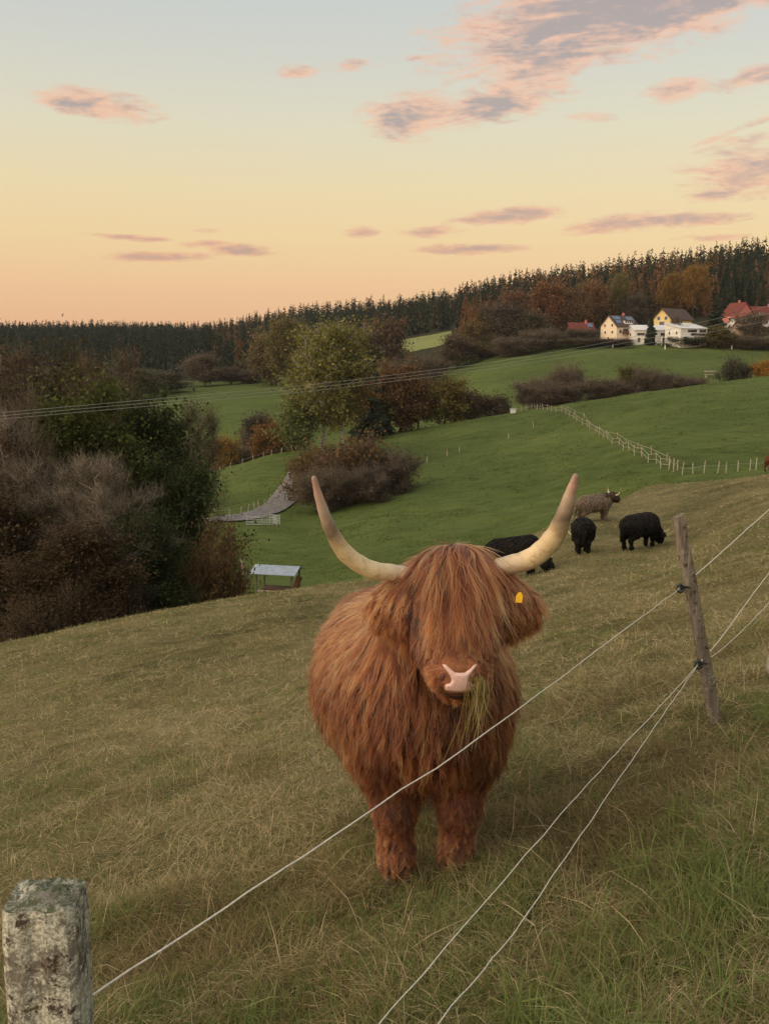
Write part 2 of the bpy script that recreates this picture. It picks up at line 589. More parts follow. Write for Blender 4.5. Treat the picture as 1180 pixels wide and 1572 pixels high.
N_ = None
PROF = [
    (-700, prof(-700, [(14, N_, -6.5), (22, N_, -9.6), (32, N_, -14), (45, N_, -19), (70, N_, -24), (160, N_, -26), (300, N_, -16), (500, N_, 0), (900, N_, 28), (1500, N_, 60), (2400, N_, 60)])),
    (0, prof(0, [(16, N_, -5.1), (25, 988), (32, N_, -10.6), (42, N_, -15.5), (60, N_, -19), (100, N_, -23), (160, N_, -25), (250, N_, -22), (400, N_, -12), (600, N_, 0), (900, N_, 20), (1250, N_, 36), (1600, 514), (2400, N_, 30)])),
    (200, prof(200, [(18, N_, -5.1), (28, 948), (36, N_, -11), (46, N_, -15), (62, N_, -18.5), (85, N_, -20.5), (130, 805), (190, N_, -23.5), (260, N_, -24), (300, 665), (400, 605), (500, N_, -6), (700, N_, 7), (1000, N_, 24), (1400, 516), (2400, N_, 20)])),
    (330, prof(330, [(20, N_, -5.3), (30, 924), (40, N_, -11.5), (50, N_, -15), (64, N_, -18), (86, 896), (134, 797), (165, 760), (190, 722), (215, N_, -25), (260, N_, -24), (300, 655), (400, 600), (470, N_, -8), (700, 545), (900, 530), (1300, 516), (2400, N_, 20)])),
    (450, prof(450, [(20, N_, -5.0), (31, 906), (42, N_, -10.8), (55, N_, -15), (70, N_, -17.6), (84, 900), (100, 860), (130, 806), (165, 747), (195, 693), (215, N_, -20), (260, N_, -21.5), (300, 650), (400, 595), (500, N_, -5), (700, N_, 5), (900, 513), (1100, 492), (2400, N_, 10)])),
    (600, prof(600, [(18, N_, -4.6), (32, 884), (44, N_, -10.2), (58, N_, -14), (72, N_, -16.6), (84, 880), (100, 830), (130, 778), (160, 737), (200, 697), (250, 666), (280, N_, -20), (330, N_, -17), (400, 605), (500, 562), (560, 536), (620, 524), (850, 497), (1000, 484), (2400, N_, 20)])),
    (800, prof(800, [(18, N_, -4.4), (26, N_, -5.75), (36, N_, -6.9), (45, 829), (55, N_, -11), (70, N_, -14.4), (90, 826), (105, 792), (130, 752), (160, 707), (200, 667), (246, 632), (268, N_, -13.4), (292, N_, -13), (320, 602), (400, 550), (430, 541), (500, 517), (600, 492), (850, 452), (1050, N_, 50), (2400, N_, 30)])),
    (900, prof(900, [(16, N_, -3.8), (24, N_, -5.0), (32, N_, -5.95), (40, N_, -6.5), (47, 784), (58, N_, -10), (72, N_, -12.6), (90, 790), (110, 758), (140, 712), (180, 663), (230, 617), (250, N_, -9.4), (280, N_, -10.2), (320, 592), (420, 538), (450, 522), (500, 508), (600, 476), (830, 441), (1030, N_, 56), (2400, N_, 30)])),
    (1000, prof(1000, [(16, N_, -3.6), (26, N_, -5.2), (35, N_, -6.1), (48, 764), (58, 741), (68, N_, -9.6), (85, N_, -11.6), (100, 743), (130, 700), (180, 642), (225, 600), (240, N_, -6.5), (265, N_, -9), (300, N_, -7.5), (335, 576), (420, 535), (450, 519), (500, 502), (560, 474), (800, 428), (1000, N_, 60), (2400, N_, 40)])),
    (1180, prof(1180, [(16, N_, -3.0), (26, N_, -3.95), (36, 757), (50, 729), (62, N_, -8.2), (80, N_, -10.6), (100, 728), (112, 714), (140, 672), (180, 621), (225, 577), (242, N_, -2.9), (268, N_, -4.6), (300, 574), (340, 562), (420, 531), (450, 516), (500, 492), (560, 463), (750, 402), (950, N_, 75), (2400, N_, 60)])),
    (1900, prof(1900, [(16, N_, -1.5), (40, N_, -1.5), (55, N_, -2.5), (80, N_, -6), (112, N_, -7), (180, N_, 0), (240, N_, 6), (300, N_, 7), (420, N_, 18), (500, N_, 34), (750, N_, 100), (950, N_, 110), (2400, N_, 80)])),
]


def pchip(x, y, q):
    h = np.diff(x)
    dl = np.diff(y) / h
    m = np.zeros(len(x))
    m[0], m[-1] = dl[0], dl[-1]
    for i in range(1, len(x) - 1):
        if dl[i - 1] * dl[i] > 0:
            w1, w2 = 2 * h[i] + h[i - 1], h[i] + 2 * h[i - 1]
            m[i] = (w1 + w2) / (w1 / dl[i - 1] + w2 / dl[i])
    i = np.clip(np.searchsorted(x, q) - 1, 0, len(x) - 2)
    t = np.clip((q - x[i]) / h[i], 0, 1)
    return ((1 + 2 * t) * (1 - t) ** 2 * y[i] + t * (1 - t) ** 2 * h[i] * m[i] + t * t * (3 - 2 * t) * y[i + 1] + t * t * (t - 1) * h[i] * m[i + 1])


_CT = np.array([(c[0] - 590) / 1500.0 for c in PROF])
_DG = np.concatenate([np.linspace(0, 60, 121), np.geomspace(60.7, 2400, 360)])
_TG = np.linspace(_CT[0], _CT[-1], 260)


def _table():
    cols = np.array([pchip(p[0], p[1], _DG) for _, p in PROF])     # column x distance
    out = np.zeros((len(_TG), len(_DG)))
    for j in range(len(_DG)):
        out[:, j] = pchip(_CT, cols[:, j], _TG)
    k = np.array([1, 4, 6, 4, 1]) / 16.0                            # soften across the columns
    for _ in range(5):
        pad = np.vstack([out[:1], out[:1], out, out[-1:], out[-1:]])
        out = sum(k[i] * pad[i:i + len(_TG)] for i in range(5))
    return out


_ZT = _table()


def relief(x, y):
    """unevenness of the ground"""
    r = 0.06 * (fbm(x * 1.3 + 40, y * 1.3 + 9, 2) - 0.5) + 0.05 * (fbm(x * 3.6 + 4, y * 3.6 + 19, 2) - 0.5) * (1 - smooth(25, 45, y))
    far = smooth(14, 60, y)
    r = r + 0.07 * (fbm(x * 0.8 + y * 0.5 + 9, (y - x * 0.9) * 2.4, 2) - 0.5) * (1 - smooth(30, 50, y))      # small trodden steps along the slope
    r = r + far * 0.5 * (fbm(x * 0.13 + 3, y * 0.13, 3) - 0.5)
    far2 = smooth(70, 120, y)
    # cattle paths along the slope beyond the ridge
    ph = (y * 0.62 - x * 0.33) + 2.2 * fbm(x * 0.05, y * 0.05, 2) * 3
    path = smooth(0.3, 1.0, np.sin(ph)) * smooth(8, 25, x) * (1 - smooth(48, 62, x)) * smooth(88, 105, y) * (1 - smooth(200, 235, y))
    return r + far2 * (0.9 * (fbm(x * 0.045, y * 0.045, 3) - 0.5) + 0.35 * (fbm(x * 0.35 + 7, y * 0.35 + 1, 2) - 0.5)) - 0.38 * path


def Z(x, y):
    x = np.asarray(x, float)
    y = np.asarray(y, float)
    plane = PA + PB * y + PC * x
    yy = np.maximum(y, 1.0)
    t = np.clip(x / yy, _TG[0], _TG[-1])
    ti = np.clip((t - _TG[0]) / (_TG[1] - _TG[0]), 0, len(_TG) - 1.001)
    i = ti.astype(int)
    fi = ti - i
    q = np.clip(yy, 0, 2399)
    j = np.clip(np.searchsorted(_DG, q) - 1, 0, len(_DG) - 2)
    fj = (q - _DG[j]) / (_DG[j + 1] - _DG[j])
    z = (_ZT[i, j] * (1 - fi) + _ZT[i + 1, j] * fi) * (1 - fj) + (_ZT[i, j + 1] * (1 - fi) + _ZT[i + 1, j + 1] * fi) * fj
    z = np.where(y < 6, plane, np.where(y < 9, plane + (z - plane) * smooth(6, 9, y), z))
    return z + relief(x, y)


def G(px, py, d):
    """point on the ground below/above a photograph pixel, at distance d"""
    x = P(px, py, d).x
    return Vector((x, d, float(Z(x, d))))


RX = np.array([-900, 0, 200, 330, 450, 600, 800, 900, 1000, 1180, 1900], float)
RD = np.array([22, 25, 28, 30, 31, 32, 45, 47, 58, 50, 45], float)


_rx = np.linspace(-900, 1900, 281)
_rd = np.interp(_rx, RX, RD)
for _ in range(60):
    _rd[1:-1] = (_rd[:-2] + 2 * _rd[1:-1] + _rd[2:]) / 4


def ridge_d(t):
    p_ = np.asarray(t) * 1500 + 590
    return np.interp(p_, _rx, _rd) + 0.9 * (fbm(p_ * 0.03, p_ * 0 + 3, 3) - 0.5)


def grid_mesh(name, X, Y, mat, zoff=0.0):
    n, m = X.shape
    V = np.stack([X, Y, Z(X, Y) + zoff], -1).reshape(-1, 3)
    a = np.arange(n * m).reshape(n, m)
    f = np.stack([a[:-1, :-1], a[:-1, 1:], a[1:, 1:], a[1:, :-1]], -1).reshape(-1, 4)
    me = mesh_np(name, V, [f], True)
    me.materials.append(mat)
    o = link(bpy.data.objects.new(name, me))
    o['kind'] = 'structure'
    return o


def soil_mat():
    m, t, out = new_mat('dry_meadow_ground')
    g = t.add('ShaderNodeNewGeometry')
    pos = g.outputs['Position']
    a = t.noise(pos, 0.35, 4, 0.6, 0.4)
    b = t.noise(pos, 3.0, 5, 0.65, 0.5)
    c = t.noise(pos, 22, 4, 0.7)
    v = t.math('ADD', t.math('MULTIPLY', a, 0.45), t.math('ADD', t.math('MULTIPLY', b, 0.35), t.math('MULTIPLY', c, 0.22)))
    col = t.ramp(v, [(0.36, (0.045, 0.042, 0.018)), (0.46, (0.10, 0.088, 0.038)), (0.56, (0.18, 0.148, 0.070)), (0.68, (0.27, 0.22, 0.115))])
    pbsdf(t, out, col, 0.95, t.math('ADD', b, c), 0.8, 0.06, 0.05)
    return m


M['soil'] = soil_mat()
tt = np.linspace(-0.93, 0.87, 361)
ss = np.concatenate([np.linspace(-14, 8, 60)[:-1], np.geomspace(8, 70, 150)])
# meadow: from behind the viewer to just over the brow
U, S = np.meshgrid(tt, np.linspace(0, 1, 260))
dm = ridge_d(U) * 1.22
Yd = np.where(S < 0.25, -14 + (8 + 14) * S / 0.25, 8 * (dm / 8) ** np.clip((S - 0.25) / 0.75, 0, 1))
Xd = U * np.maximum(Yd, 8)
grid_mesh('meadow', Xd, Yd, M['soil'])
U, S = np.meshgrid(tt, np.linspace(0, 1, 420))
Yd = ridge_d(U) * 1.22 * (475.0 / (ridge_d(U) * 1.22)) ** S
grid_mesh('pasture', U * Yd, Yd, M['green'])
U, S = np.meshgrid(tt, np.linspace(0, 1, 160))
Yd = 475.0 * (2390 / 475.0) ** S
grid_mesh('hill', U * Yd, Yd, M['forest_floor'])
U, S = np.meshgrid(np.linspace((592 - 590) / 1517, (692 - 590) / 1517, 30), np.linspace(0, 1, 20))
Yd = 535 + (610 - 535) * S
grid_mesh('field', U * Yd, Yd, M['lightgreen'], 0.25)


def road():
    c = [(300, 798, 131), (340, 797, 133), (385, 793, 136), (408, 784, 140), (428, 768, 148), (445, 750, 160), (458, 737, 171), (470, 728, 178)]
    p = np.array([list(G(*q)) for q in c])
    q = np.linspace(0, len(c) - 1, 60)
    xs = np.interp(q, range(len(c)), p[:, 0])
    ys = np.interp(q, range(len(c)), p[:, 1])
    for _ in range(6):
        xs[1:-1] = (xs[:-2] + 2 * xs[1:-1] + xs[2:]) / 4
        ys[1:-1] = (ys[:-2] + 2 * ys[1:-1] + ys[2:]) / 4
    tx, ty = np.gradient(xs), np.gradient(ys)
    L = np.hypot(tx, ty)
    w = np.linspace(-1, 1, 9)
    hw = 1.9 + 0.9 * np.linspace(0, 1, 60)
    X = xs[:, None] + (-ty / L * hw)[:, None] * w
    Y = ys[:, None] + (tx / L * hw)[:, None] * w
    o = grid_mesh('road', X, Y, M['gravel'], 0.22)


road()

# ------------------------------------------------------------------ trees
def rand_unit(g, n):
    v = g.normal(size=(n, 3))
    return v / np.linalg.norm(v, axis=1, keepdims=True)


def cards(mb, C, size, g, tint, flat=0.0, elong=1.5):
    """leaf-sized rhombs at the points C"""
    n = len(C)
    a = rand_unit(g, n)
    nn = rand_unit(g, n)
    nn[:, 2] = np.abs(nn[:, 2]) + flat
    b = np.cross(nn, a)
    b /= np.linalg.norm(b, axis=1, keepdims=True) + 1e-9
    a = np.cross(b, nn)
    a /= np.linalg.norm(a, axis=1, keepdims=True) + 1e-9
    s = (size * g.uniform(0.6, 1.35, n))[:, None]
    V = np.stack([C - a * s * elong * 0.5, C + b * s * 0.5, C + a * s * elong * 0.5, C - b * s * 0.5], 1).reshape(-1, 3)
    mb.raw(V, np.arange(4 * n).reshape(n, 4), tint=np.repeat(tint, 4))


def ribbons(mb, A, B, w, g):
    """thin twigs as crossed slivers from A to B"""
    n = len(A)
    d = B - A
    u = np.cross(d, rand_unit(g, n))
    u /= np.linalg.norm(u, axis=1, keepdims=True) + 1e-9
    v = np.cross(d, u)
    v /= np.linalg.norm(v, axis=1, keepdims=True) + 1e-9
    w = np.broadcast_to(w, n)[:, None]
    V = np.stack([A + u * w, A - u * w * 0.5 + v * w * 0.8, A - u * w * 0.5 - v * w * 0.8, B], 1).reshape(-1, 3)
    i = np.arange(n)[:, None] * 4
    mb.raw(V, np.vstack([i + [0, 1, 3], i + [1, 2, 3], i + [2, 0, 3]]), tint=0.5)


def gen_tree(seed, H=15, cr=4.2, cb=0.25, limbs=26, leaves=14000, leaf=0.16, twigs=1500, twig_len=0.9, twig_w=0.014,
             trunk=0.24, stems=1, sigma=0.42, taper=0.5, up=0.6, subs=6):
    """wood mesh and leaf mesh of one broadleaved tree, base at the origin"""
    g = np.random.default_rng(seed)
    wood, leaf_mb = MB(), MB()
    ends, endw = [], []
    for s in range(stems):
        lean = g.normal(size=2) * (0.05 if stems == 1 else 0.34) * H * 0.5
        off = g.normal(size=2) * (0 if stems == 1 else cr * 0.22)
        hh = H * (1 if stems == 1 else g.uniform(0.7, 1.0))
        n = 9
        tt_ = np.linspace(0, 0.93, n)
        wob = np.cumsum(g.normal(size=(n, 2)) * 0.018 * H, 0)
        wob -= wob[0]
        pts = np.stack([off[0] + lean[0] * tt_ ** 1.3 + wob[:, 0], off[1] + lean[1] * tt_ ** 1.3 + wob[:, 1], tt_ * hh], 1)
        rad = trunk * (1 if stems == 1 else 0.5) * (1 - tt_ * 0.9) ** 0.9 * (1 + 0.5 * np.exp(-tt_ * 18))
        pts[0, 2] = -0.6
        wood.tube(pts, rad, 7)
        nl = max(5, limbs // stems)
        for k in range(nl):
            u = cb + (0.95 - cb) * ((k + g.random()) / nl)
            p0 = np.array([np.interp(u * 0.93, tt_, pts[:, i]) for i in range(3)])
            az = k * 2.4 + g.random() * 0.9
            # the crown widest below the middle, closing to the top
            q = (u - cb) / (1 - cb)
            prof_ = (1 - q) ** taper * (0.55 + 0.45 * min(1, q * 4)) + 0.10
            L = cr * prof_ * g.uniform(0.7, 1.2) / (1 if stems == 1 else 1.25)
            rise = up * g.uniform(0.5, 1.4)
            tq = np.linspace(0, 1, 5)
            dirv = np.array([math.cos(az), math.sin(az)])
            bend = g.normal(size=(5, 3)) * 0.06 * L
            bend[0] = 0
            lp = np.stack([p0[0] + dirv[0] * L * tq, p0[1] + dirv[1] * L * tq, p0[2] + L * (rise * tq ** 1.4)], 1) + np.cumsum(bend, 0) * 0.7
            r0 = max(0.02, 0.40 * trunk * (1 - u) + 0.012 * cr)
            wood.tube(lp, r0 * (1 - tq * 0.85), 5, cap=False)
            for m in range(subs):
                v = 0.25 + 0.75 * (m + g.random()) / subs
                b0 = np.array([np.interp(v, tq, lp[:, i]) for i in range(3)])
                a2 = az + g.choice([-1, 1]) * g.uniform(0.4, 1.3)
                l2 = L * g.uniform(0.25, 0.5) * (1.15 - 0.5 * v)
                e = b0 + l2 * np.array([math.cos(a2), math.sin(a2), g.uniform(0.0, 0.9)])
                mid = (b0 + e) / 2 + g.normal(size=3) * 0.06 * l2
                wood.tube([b0, mid, e], [r0 * 0.35, r0 * 0.22, r0 * 0.08], 3, cap=False)
                ends += [e, mid]
                endw += [1.0, 0.6]
    ends = np.array(ends)
    endw = np.array(endw) * g.uniform(0.25, 1.6, len(ends))
    endw /= endw.sum()
    if twigs:
        i = g.choice(len(ends), twigs)
        A = ends[i] + g.normal(size=(twigs, 3)) * sigma * 0.35
        ax = np.zeros((twigs, 3))
        ax[:, 2] = ends[i][:, 2]
        d = ends[i] - np.array([0, 0, H * 0.45])
        d = d / (np.linalg.norm(d, axis=1, keepdims=True) + 1e-6) + rand_unit(g, twigs) * 1.5 + np.array([0, 0, 0.15])
        B = A + d * (twig_len * g.uniform(0.4, 1.2, twigs))[:, None]
        ribbons(wood, A, B, twig_w, g)
        ends = np.vstack([ends, (A + B) / 2, B])
        endw = np.concatenate([endw * 0.5, np.full(2 * twigs, 0.25 / twigs)])
        endw /= endw.sum()
    if leaves:
        ct = g.uniform(0, 1, len(ends))
        i = g.choice(len(ends), leaves, p=endw)
        C = ends[i] + np.clip(g.normal(size=(leaves, 3)), -1.25, 1.25) * np.array([sigma, sigma, sigma * 0.75])
        tint = np.clip(0.5 + (ct[i] - 0.5) * 0.55 + g.normal(size=leaves) * 0.18, 0, 1)
        cards(leaf_mb, C, leaf, g, tint, 0.3)
    zt = float(np.percentile(ends[:, 2], 98.5)) + sigma * 0.6
    return wood.mesh('trunk', True), (leaf_mb.mesh('crown') if leaves else None), zt


PROTO = {}


def proto(key, **kw):
    w, l, zt = gen_tree(**kw)
    w.materials.append(M['bark_twig'] if key in ('twiggy', 'shrub', 'bare', 'thin', 'bush', 'round2') else M['bark'])
    if l:
        l.materials.append(M['leaf'])
    PROTO[key] = (w, l, zt)


# close thicket, about fifty metres away
proto('alder', seed=1, H=16, cr=4.6, cb=0.08, limbs=40, leaves=26000, leaf=0.17, twigs=2600, trunk=0.26, sigma=0.5, subs=7)
proto('alder2', seed=2, H=16, cr=4.2, cb=0.12, limbs=36, leaves=20000, leaf=0.16, twigs=3000, trunk=0.24, sigma=0.46, subs=7)
proto('thin', seed=3, H=16, cr=3.8, cb=0.12, limbs=36, leaves=15000, leaf=0.105, twigs=9000, twig_len=0.55, twig_w=0.010, trunk=0.2, sigma=0.5, subs=7)
proto('bare', seed=4, H=16, cr=4.2, cb=0.15, limbs=34, leaves=9000, leaf=0.085, twigs=10000, twig_len=0.6, twig_w=0.010, trunk=0.24, sigma=0.5, subs=8)
proto('bush', seed=5, H=5, cr=3.6, cb=0.05, limbs=40, leaves=15000, leaf=0.14, twigs=2600, twig_len=0.8, trunk=0.13, stems=6, sigma=0.36, taper=0.45, up=0.8)
# farther trees: coarser leaves
proto('tall', seed=6, H=24, cr=7.0, cb=0.24, limbs=44, leaves=17000, leaf=0.36, twigs=1600, twig_len=1.5, twig_w=0.03, trunk=0.38, sigma=0.8, taper=0.42, subs=7)
proto('round', seed=7, H=14, cr=5.2, cb=0.10, limbs=34, leaves=9000, leaf=0.36, twigs=1500, twig_len=1.3, twig_w=0.03, trunk=0.28, sigma=0.7, taper=0.4, subs=6)
proto('round2', seed=17, H=14, cr=4.6, cb=0.16, limbs=30, leaves=6500, leaf=0.34, twigs=2600, twig_len=1.4, twig_w=0.03, trunk=0.26, sigma=0.7, taper=0.5, subs=6)
proto('shrub', seed=8, H=6, cr=4.4, cb=0.03, limbs=44, leaves=8000, leaf=0.30, twigs=3800, twig_len=1.1, twig_w=0.02, trunk=0.12, stems=7, sigma=0.5, taper=0.4, up=0.7)
proto('twiggy', seed=9, H=7, cr=4.2, cb=0.04, limbs=44, leaves=3200, leaf=0.26, twigs=7500, twig_len=1.3, twig_w=0.022, trunk=0.13, stems=7, sigma=0.5, taper=0.42, up=0.9)


def tree(kind, px, base_y, d, top_y, width, color, label, name='tree', group=None, sink=0.0, bark=None, seed=0):
    """one tree: foot on the ground at distance d, its top at a row of the photograph, a width in pixels"""
    g = G(px, base_y, d)
    h = P(px, top_y, d).z - g.z + sink
    w, l, zt = PROTO[kind]
    e = empty(name, (g.x, g.y, g.z - sink), random.uniform(0, 6.28), label, 'shrub' if name in ('shrub', 'bush') else 'tree', group)
    cr = {'alder': 4.6, 'alder2': 4.2, 'thin': 3.8, 'bare': 4.2, 'bush': 3.9, 'tall': 7.0, 'round': 5.2, 'round2': 4.6, 'shrub': 4.6, 'twiggy': 4.4}[kind]
    sx = width * d / F / (2 * cr)
    e.scale = (sx, sx * random.uniform(0.9, 1.1), h / zt)
    tr = link(bpy.data.objects.new('trunk', w), e)
    if bark:
        tr.material_slots[0].link = 'OBJECT'
        tr.material_slots[0].material = M[bark]
    if l:
        c = link(bpy.data.objects.new('crown', l), e)
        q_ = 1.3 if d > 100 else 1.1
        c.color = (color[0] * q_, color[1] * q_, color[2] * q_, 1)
    return e


OL = (0.060, 0.072, 0.022)      # olive
DG = (0.034, 0.046, 0.018)      # dark green
BR = (0.085, 0.058, 0.034)      # brown
DB = (0.058, 0.042, 0.024)      # dark brown
RU = (0.135, 0.075, 0.030)      # rust
YG = (0.130, 0.125, 0.035)      # yellow green
OC = (0.22, 0.135, 0.03)        # ochre
GR = (0.075, 0.062, 0.048)      # grey brown

thicket = 'trees of the dark thicket below the meadow brow'
T = [
    # kind, px, base, d, top, width, colour, label
    ('thin', -60, 1000, 52, 545, 300, DB, 'dark brown thinly leaved tree cut off by the left edge of the picture'),
    ('thin', 30, 990, 58, 528, 270, BR, 'tall brown half-bare tree at the far left of the dark thicket'),
    ('alder2', 110, 985, 62, 545, 240, (0.058, 0.048, 0.022), 'tall olive brown tree topping the dark thicket below the wooded skyline'),
    ('thin', 178, 980, 60, 540, 170, BR, 'brown half-bare tree rising beside the topmost olive one of the thicket'),
    ('alder', 150, 985, 47, 590, 230, OL, 'olive green leafy tree in the middle of the dark thicket'),
    ('bare', 80, 990, 41, 640, 250, DB, 'bare tree with pale spreading branches standing in front of the thicket'),
    ('bare', 20, 990, 44, 600, 230, DB, 'dark bare tree at the front left of the thicket'),
    ('alder2', 225, 960, 52, 600, 190, DG, 'dark green tree on the field side of the thicket'),
    ('bare', 285, 950, 62, 616, 105, (0.06,0.045,0.032), 'slim grey bare tree at the field edge of the thicket'),
    ('alder', 262, 950, 47, 706, 170, DG, 'low dark green tree beside the slim grey bare one'),
    ('bare', 185, 960, 39, 700, 210, DB, 'twiggy bare tree at the front of the thicket above the meadow brow'),
    ('alder', -20, 990, 38, 760, 240, DB, 'dark low tree in the left corner above the meadow brow'),
    ('alder2', 120, 975, 36, 800, 200, DB, 'dark low tree right behind the meadow brow'),
    ('alder2', 210, 975, 39, 790, 160, DG, 'dark green young tree behind the meadow brow beside the brown bush'),
]
for k, px, b, d, ty, wd, colr, lab in T:
    tree(k, px, b, d, ty, wd, colr, lab, 'bare_tree' if k == 'bare' else 'broadleaf_tree', thicket, bark='bark_grey' if px in (80, 185) else None)
tree('bush', 322, 930, 42, 806, 118, (0.135, 0.086, 0.036), 'brown rounded bush beside the feeding shelter at the edge of the thicket', 'bush', None, 0.5)
tree('bush', 262, 940, 42, 850, 130, (0.050, 0.046, 0.020), 'dark olive bush between the thicket and the brown rounded bush', 'bush', None, 0.5)
tree('bush', 180, 950, 36, 880, 130, DB, 'low dark bush under the thicket on the meadow brow', 'bush', None, 0.5)
tree('bush', 60, 960, 34, 900, 150, DB, 'low dark bush under the thicket near the left edge', 'bush', None, 0.5)

# trees across the valley
valley = 'trees and shrubs across the valley'
V = [
    ('tall', 492, 690, 205, 496, 128, YG, 'tall yellow green birch with pale trunk above the brown shrubs', 'birch_tree', 'bark_pale'),
    ('tall', 532, 680, 212, 512, 78, (0.17, 0.095, 0.03), 'orange tinged birch beside the tall yellow green one', 'birch_tree', 'bark_pale'),
    ('round', 455, 690, 200, 610, 60, (0.11, 0.13, 0.05), 'small pale green tree at the foot of the tall birch', 'broadleaf_tree', None),
    ('round', 612, 672, 250, 556, 84, (0.105, 0.062, 0.028), 'rust brown tree right of the dark spruce in the valley', 'broadleaf_tree', None),
    ('round2', 640, 668, 262, 575, 60, BR, 'brown tree between the rust brown and the yellowish trees', 'broadleaf_tree', None),
    ('round', 682, 662, 255, 578, 64, (0.125, 0.10, 0.03), 'yellowish olive tree above the pasture brow', 'broadleaf_tree', None),
    ('shrub', 725, 650, 262, 598, 72, (0.07, 0.05, 0.03), 'brown shrub at the end of the tree row above the pasture', 'shrub', None),
    ('shrub', 762, 640, 262, 607, 46, (0.06, 0.048, 0.03), 'last low brown shrub of the row above the pasture', 'shrub', None),
    ('shrub', 480, 770, 152, 688, 76, (0.10, 0.068, 0.026), 'ochre brown shrub beside the gravel road', 'shrub', None),
    ('shrub', 543, 765, 148, 668, 112, (0.092, 0.058, 0.028), 'large rust brown shrub in the middle of the thicket by the road', 'shrub', None),
    ('twiggy', 512, 780, 139, 715, 84, DB, 'dark bare shrub in front of the ochre brown one by the road', 'shrub', None),
    ('twiggy', 592, 758, 146, 690, 84, (0.065, 0.05, 0.036), 'dark twiggy shrub at the pasture end of the shrubs by the road', 'shrub', None),
    ('twiggy', 553, 770, 140, 712, 90, (0.06, 0.045, 0.032), 'bare dark shrub below the large rust brown one', 'shrub', None),
    ('round2', 343, 715, 212, 668, 34, OC, 'small golden yellow bush by the far pasture edge', 'shrub', None),
    ('round', 416, 705, 215, 646, 56, (0.15, 0.082, 0.03), 'orange brown round tree left of the tall birch', 'broadleaf_tree', None),
    ('round2', 395, 700, 232, 632, 50, (0.060, 0.056, 0.042), 'grey round tree behind the orange brown one', 'broadleaf_tree', None),
    ('twiggy', 345, 700, 222, 684, 60, RU, 'low reddish hedge shrub below the golden bush', 'shrub', None),
    ('twiggy', 385, 700, 218, 682, 60, BR, 'low brown hedge shrub under the orange brown tree', 'shrub', None),
    ('twiggy', 440, 695, 215, 672, 46, BR, 'low brown shrub at the foot of the pale green tree', 'shrub', None),
    ('round', 415, 590, 420, 505, 62, (0.12, 0.095, 0.045), 'tan tree behind the far field left of the tall birch', 'broadleaf_tree', None),
    ('tall', 452, 592, 400, 488, 66, (0.13, 0.11, 0.045), 'tall tan tree behind the birch against the wooded hill', 'broadleaf_tree', None),
    ('round2', 316, 596, 430, 541, 52, (0.105, 0.082, 0.055), 'grey brown round tree in front of the dark spruce slope', 'broadleaf_tree', None),
    ('round2', 356, 592, 440, 562, 40, (0.095, 0.07, 0.045), 'low brown tree right of the grey brown round one', 'broadleaf_tree', None),
    ('twiggy', 385, 590, 440, 566, 44, GR, 'low grey shrub below the tan trees', 'shrub', None),
    ('round2', 262, 600, 400, 570, 60, (0.06, 0.052, 0.034), 'dark brown tree behind the thicket at the far field', 'broadleaf_tree', None),
    ('round2', 215, 610, 380, 565, 60, (0.06, 0.056, 0.03), 'dark olive tree behind the thicket at the far field', 'broadleaf_tree', None),
    ('round', 540, 575, 450, 500, 70, (0.088, 0.064, 0.042), 'brown round tree behind the dark spruce', 'broadleaf_tree', None),
    ('round', 592, 570, 460, 486, 60, (0.10, 0.066, 0.042), 'tall brown tree left of the pale far field', 'broadleaf_tree', None),
    ('twiggy', 570, 555, 455, 523, 60, BR, 'brown shrub left of the pale far field', 'shrub', None),
    ('twiggy', 615, 560, 400, 548, 60, DB, 'low dark shrub under the pale far field', 'shrub', None),
    ('twiggy', 655, 556, 405, 543, 56, DB, 'low dark hedge below the pale far field', 'shrub', None),
    # hedge behind the near pasture crest
    ('twiggy', 832, 622, 262, 576, 62, (0.075, 0.058, 0.04), 'left end of the brown hedge behind the pasture crest', 'shrub', None),
    ('twiggy', 875, 615, 268, 556, 50, (0.08, 0.058, 0.045), 'taller brown bare shrub in the hedge behind the crest', 'shrub', None),
    ('twiggy', 862, 616, 258, 584, 70, (0.07, 0.052, 0.036), 'brown hedge shrub in front of the taller bare one', 'shrub', None),
    ('twiggy', 912, 608, 258, 578, 76, (0.07, 0.052, 0.038), 'brown hedge shrub in the middle of the crest hedge', 'shrub', None),
    ('round', 968, 600, 262, 561, 40, (0.085, 0.08, 0.025), 'olive green round shrub in the crest hedge', 'shrub', None),
    ('twiggy', 992, 596, 260, 562, 56, (0.075, 0.06, 0.044), 'grey brown shrub right of the olive one in the crest hedge', 'shrub', None),
    ('twiggy', 950, 602, 254, 585, 60, (0.065, 0.05, 0.036), 'low brown shrub under the olive one in the crest hedge', 'shrub', None),
    ('twiggy', 1040, 590, 268, 575, 64, (0.10, 0.072, 0.05), 'low reddish hedge right of the crest hedge', 'shrub', None),
    ('shrub', 1130, 580, 262, 549, 46, (0.05, 0.055, 0.036), 'dark grey green shrub at the right end of the far field', 'shrub', None),
    ('shrub', 1175, 575, 258, 552, 36, (0.26, 0.13, 0.02), 'bright orange bush at the right edge behind the pasture crest', 'shrub', None),
]
for k, px, b, d, ty, wd, colr, lab, nm, bk in V:
    tree(k, px, b, d, ty, wd, colr, lab, nm, valley, 0.5, bk)

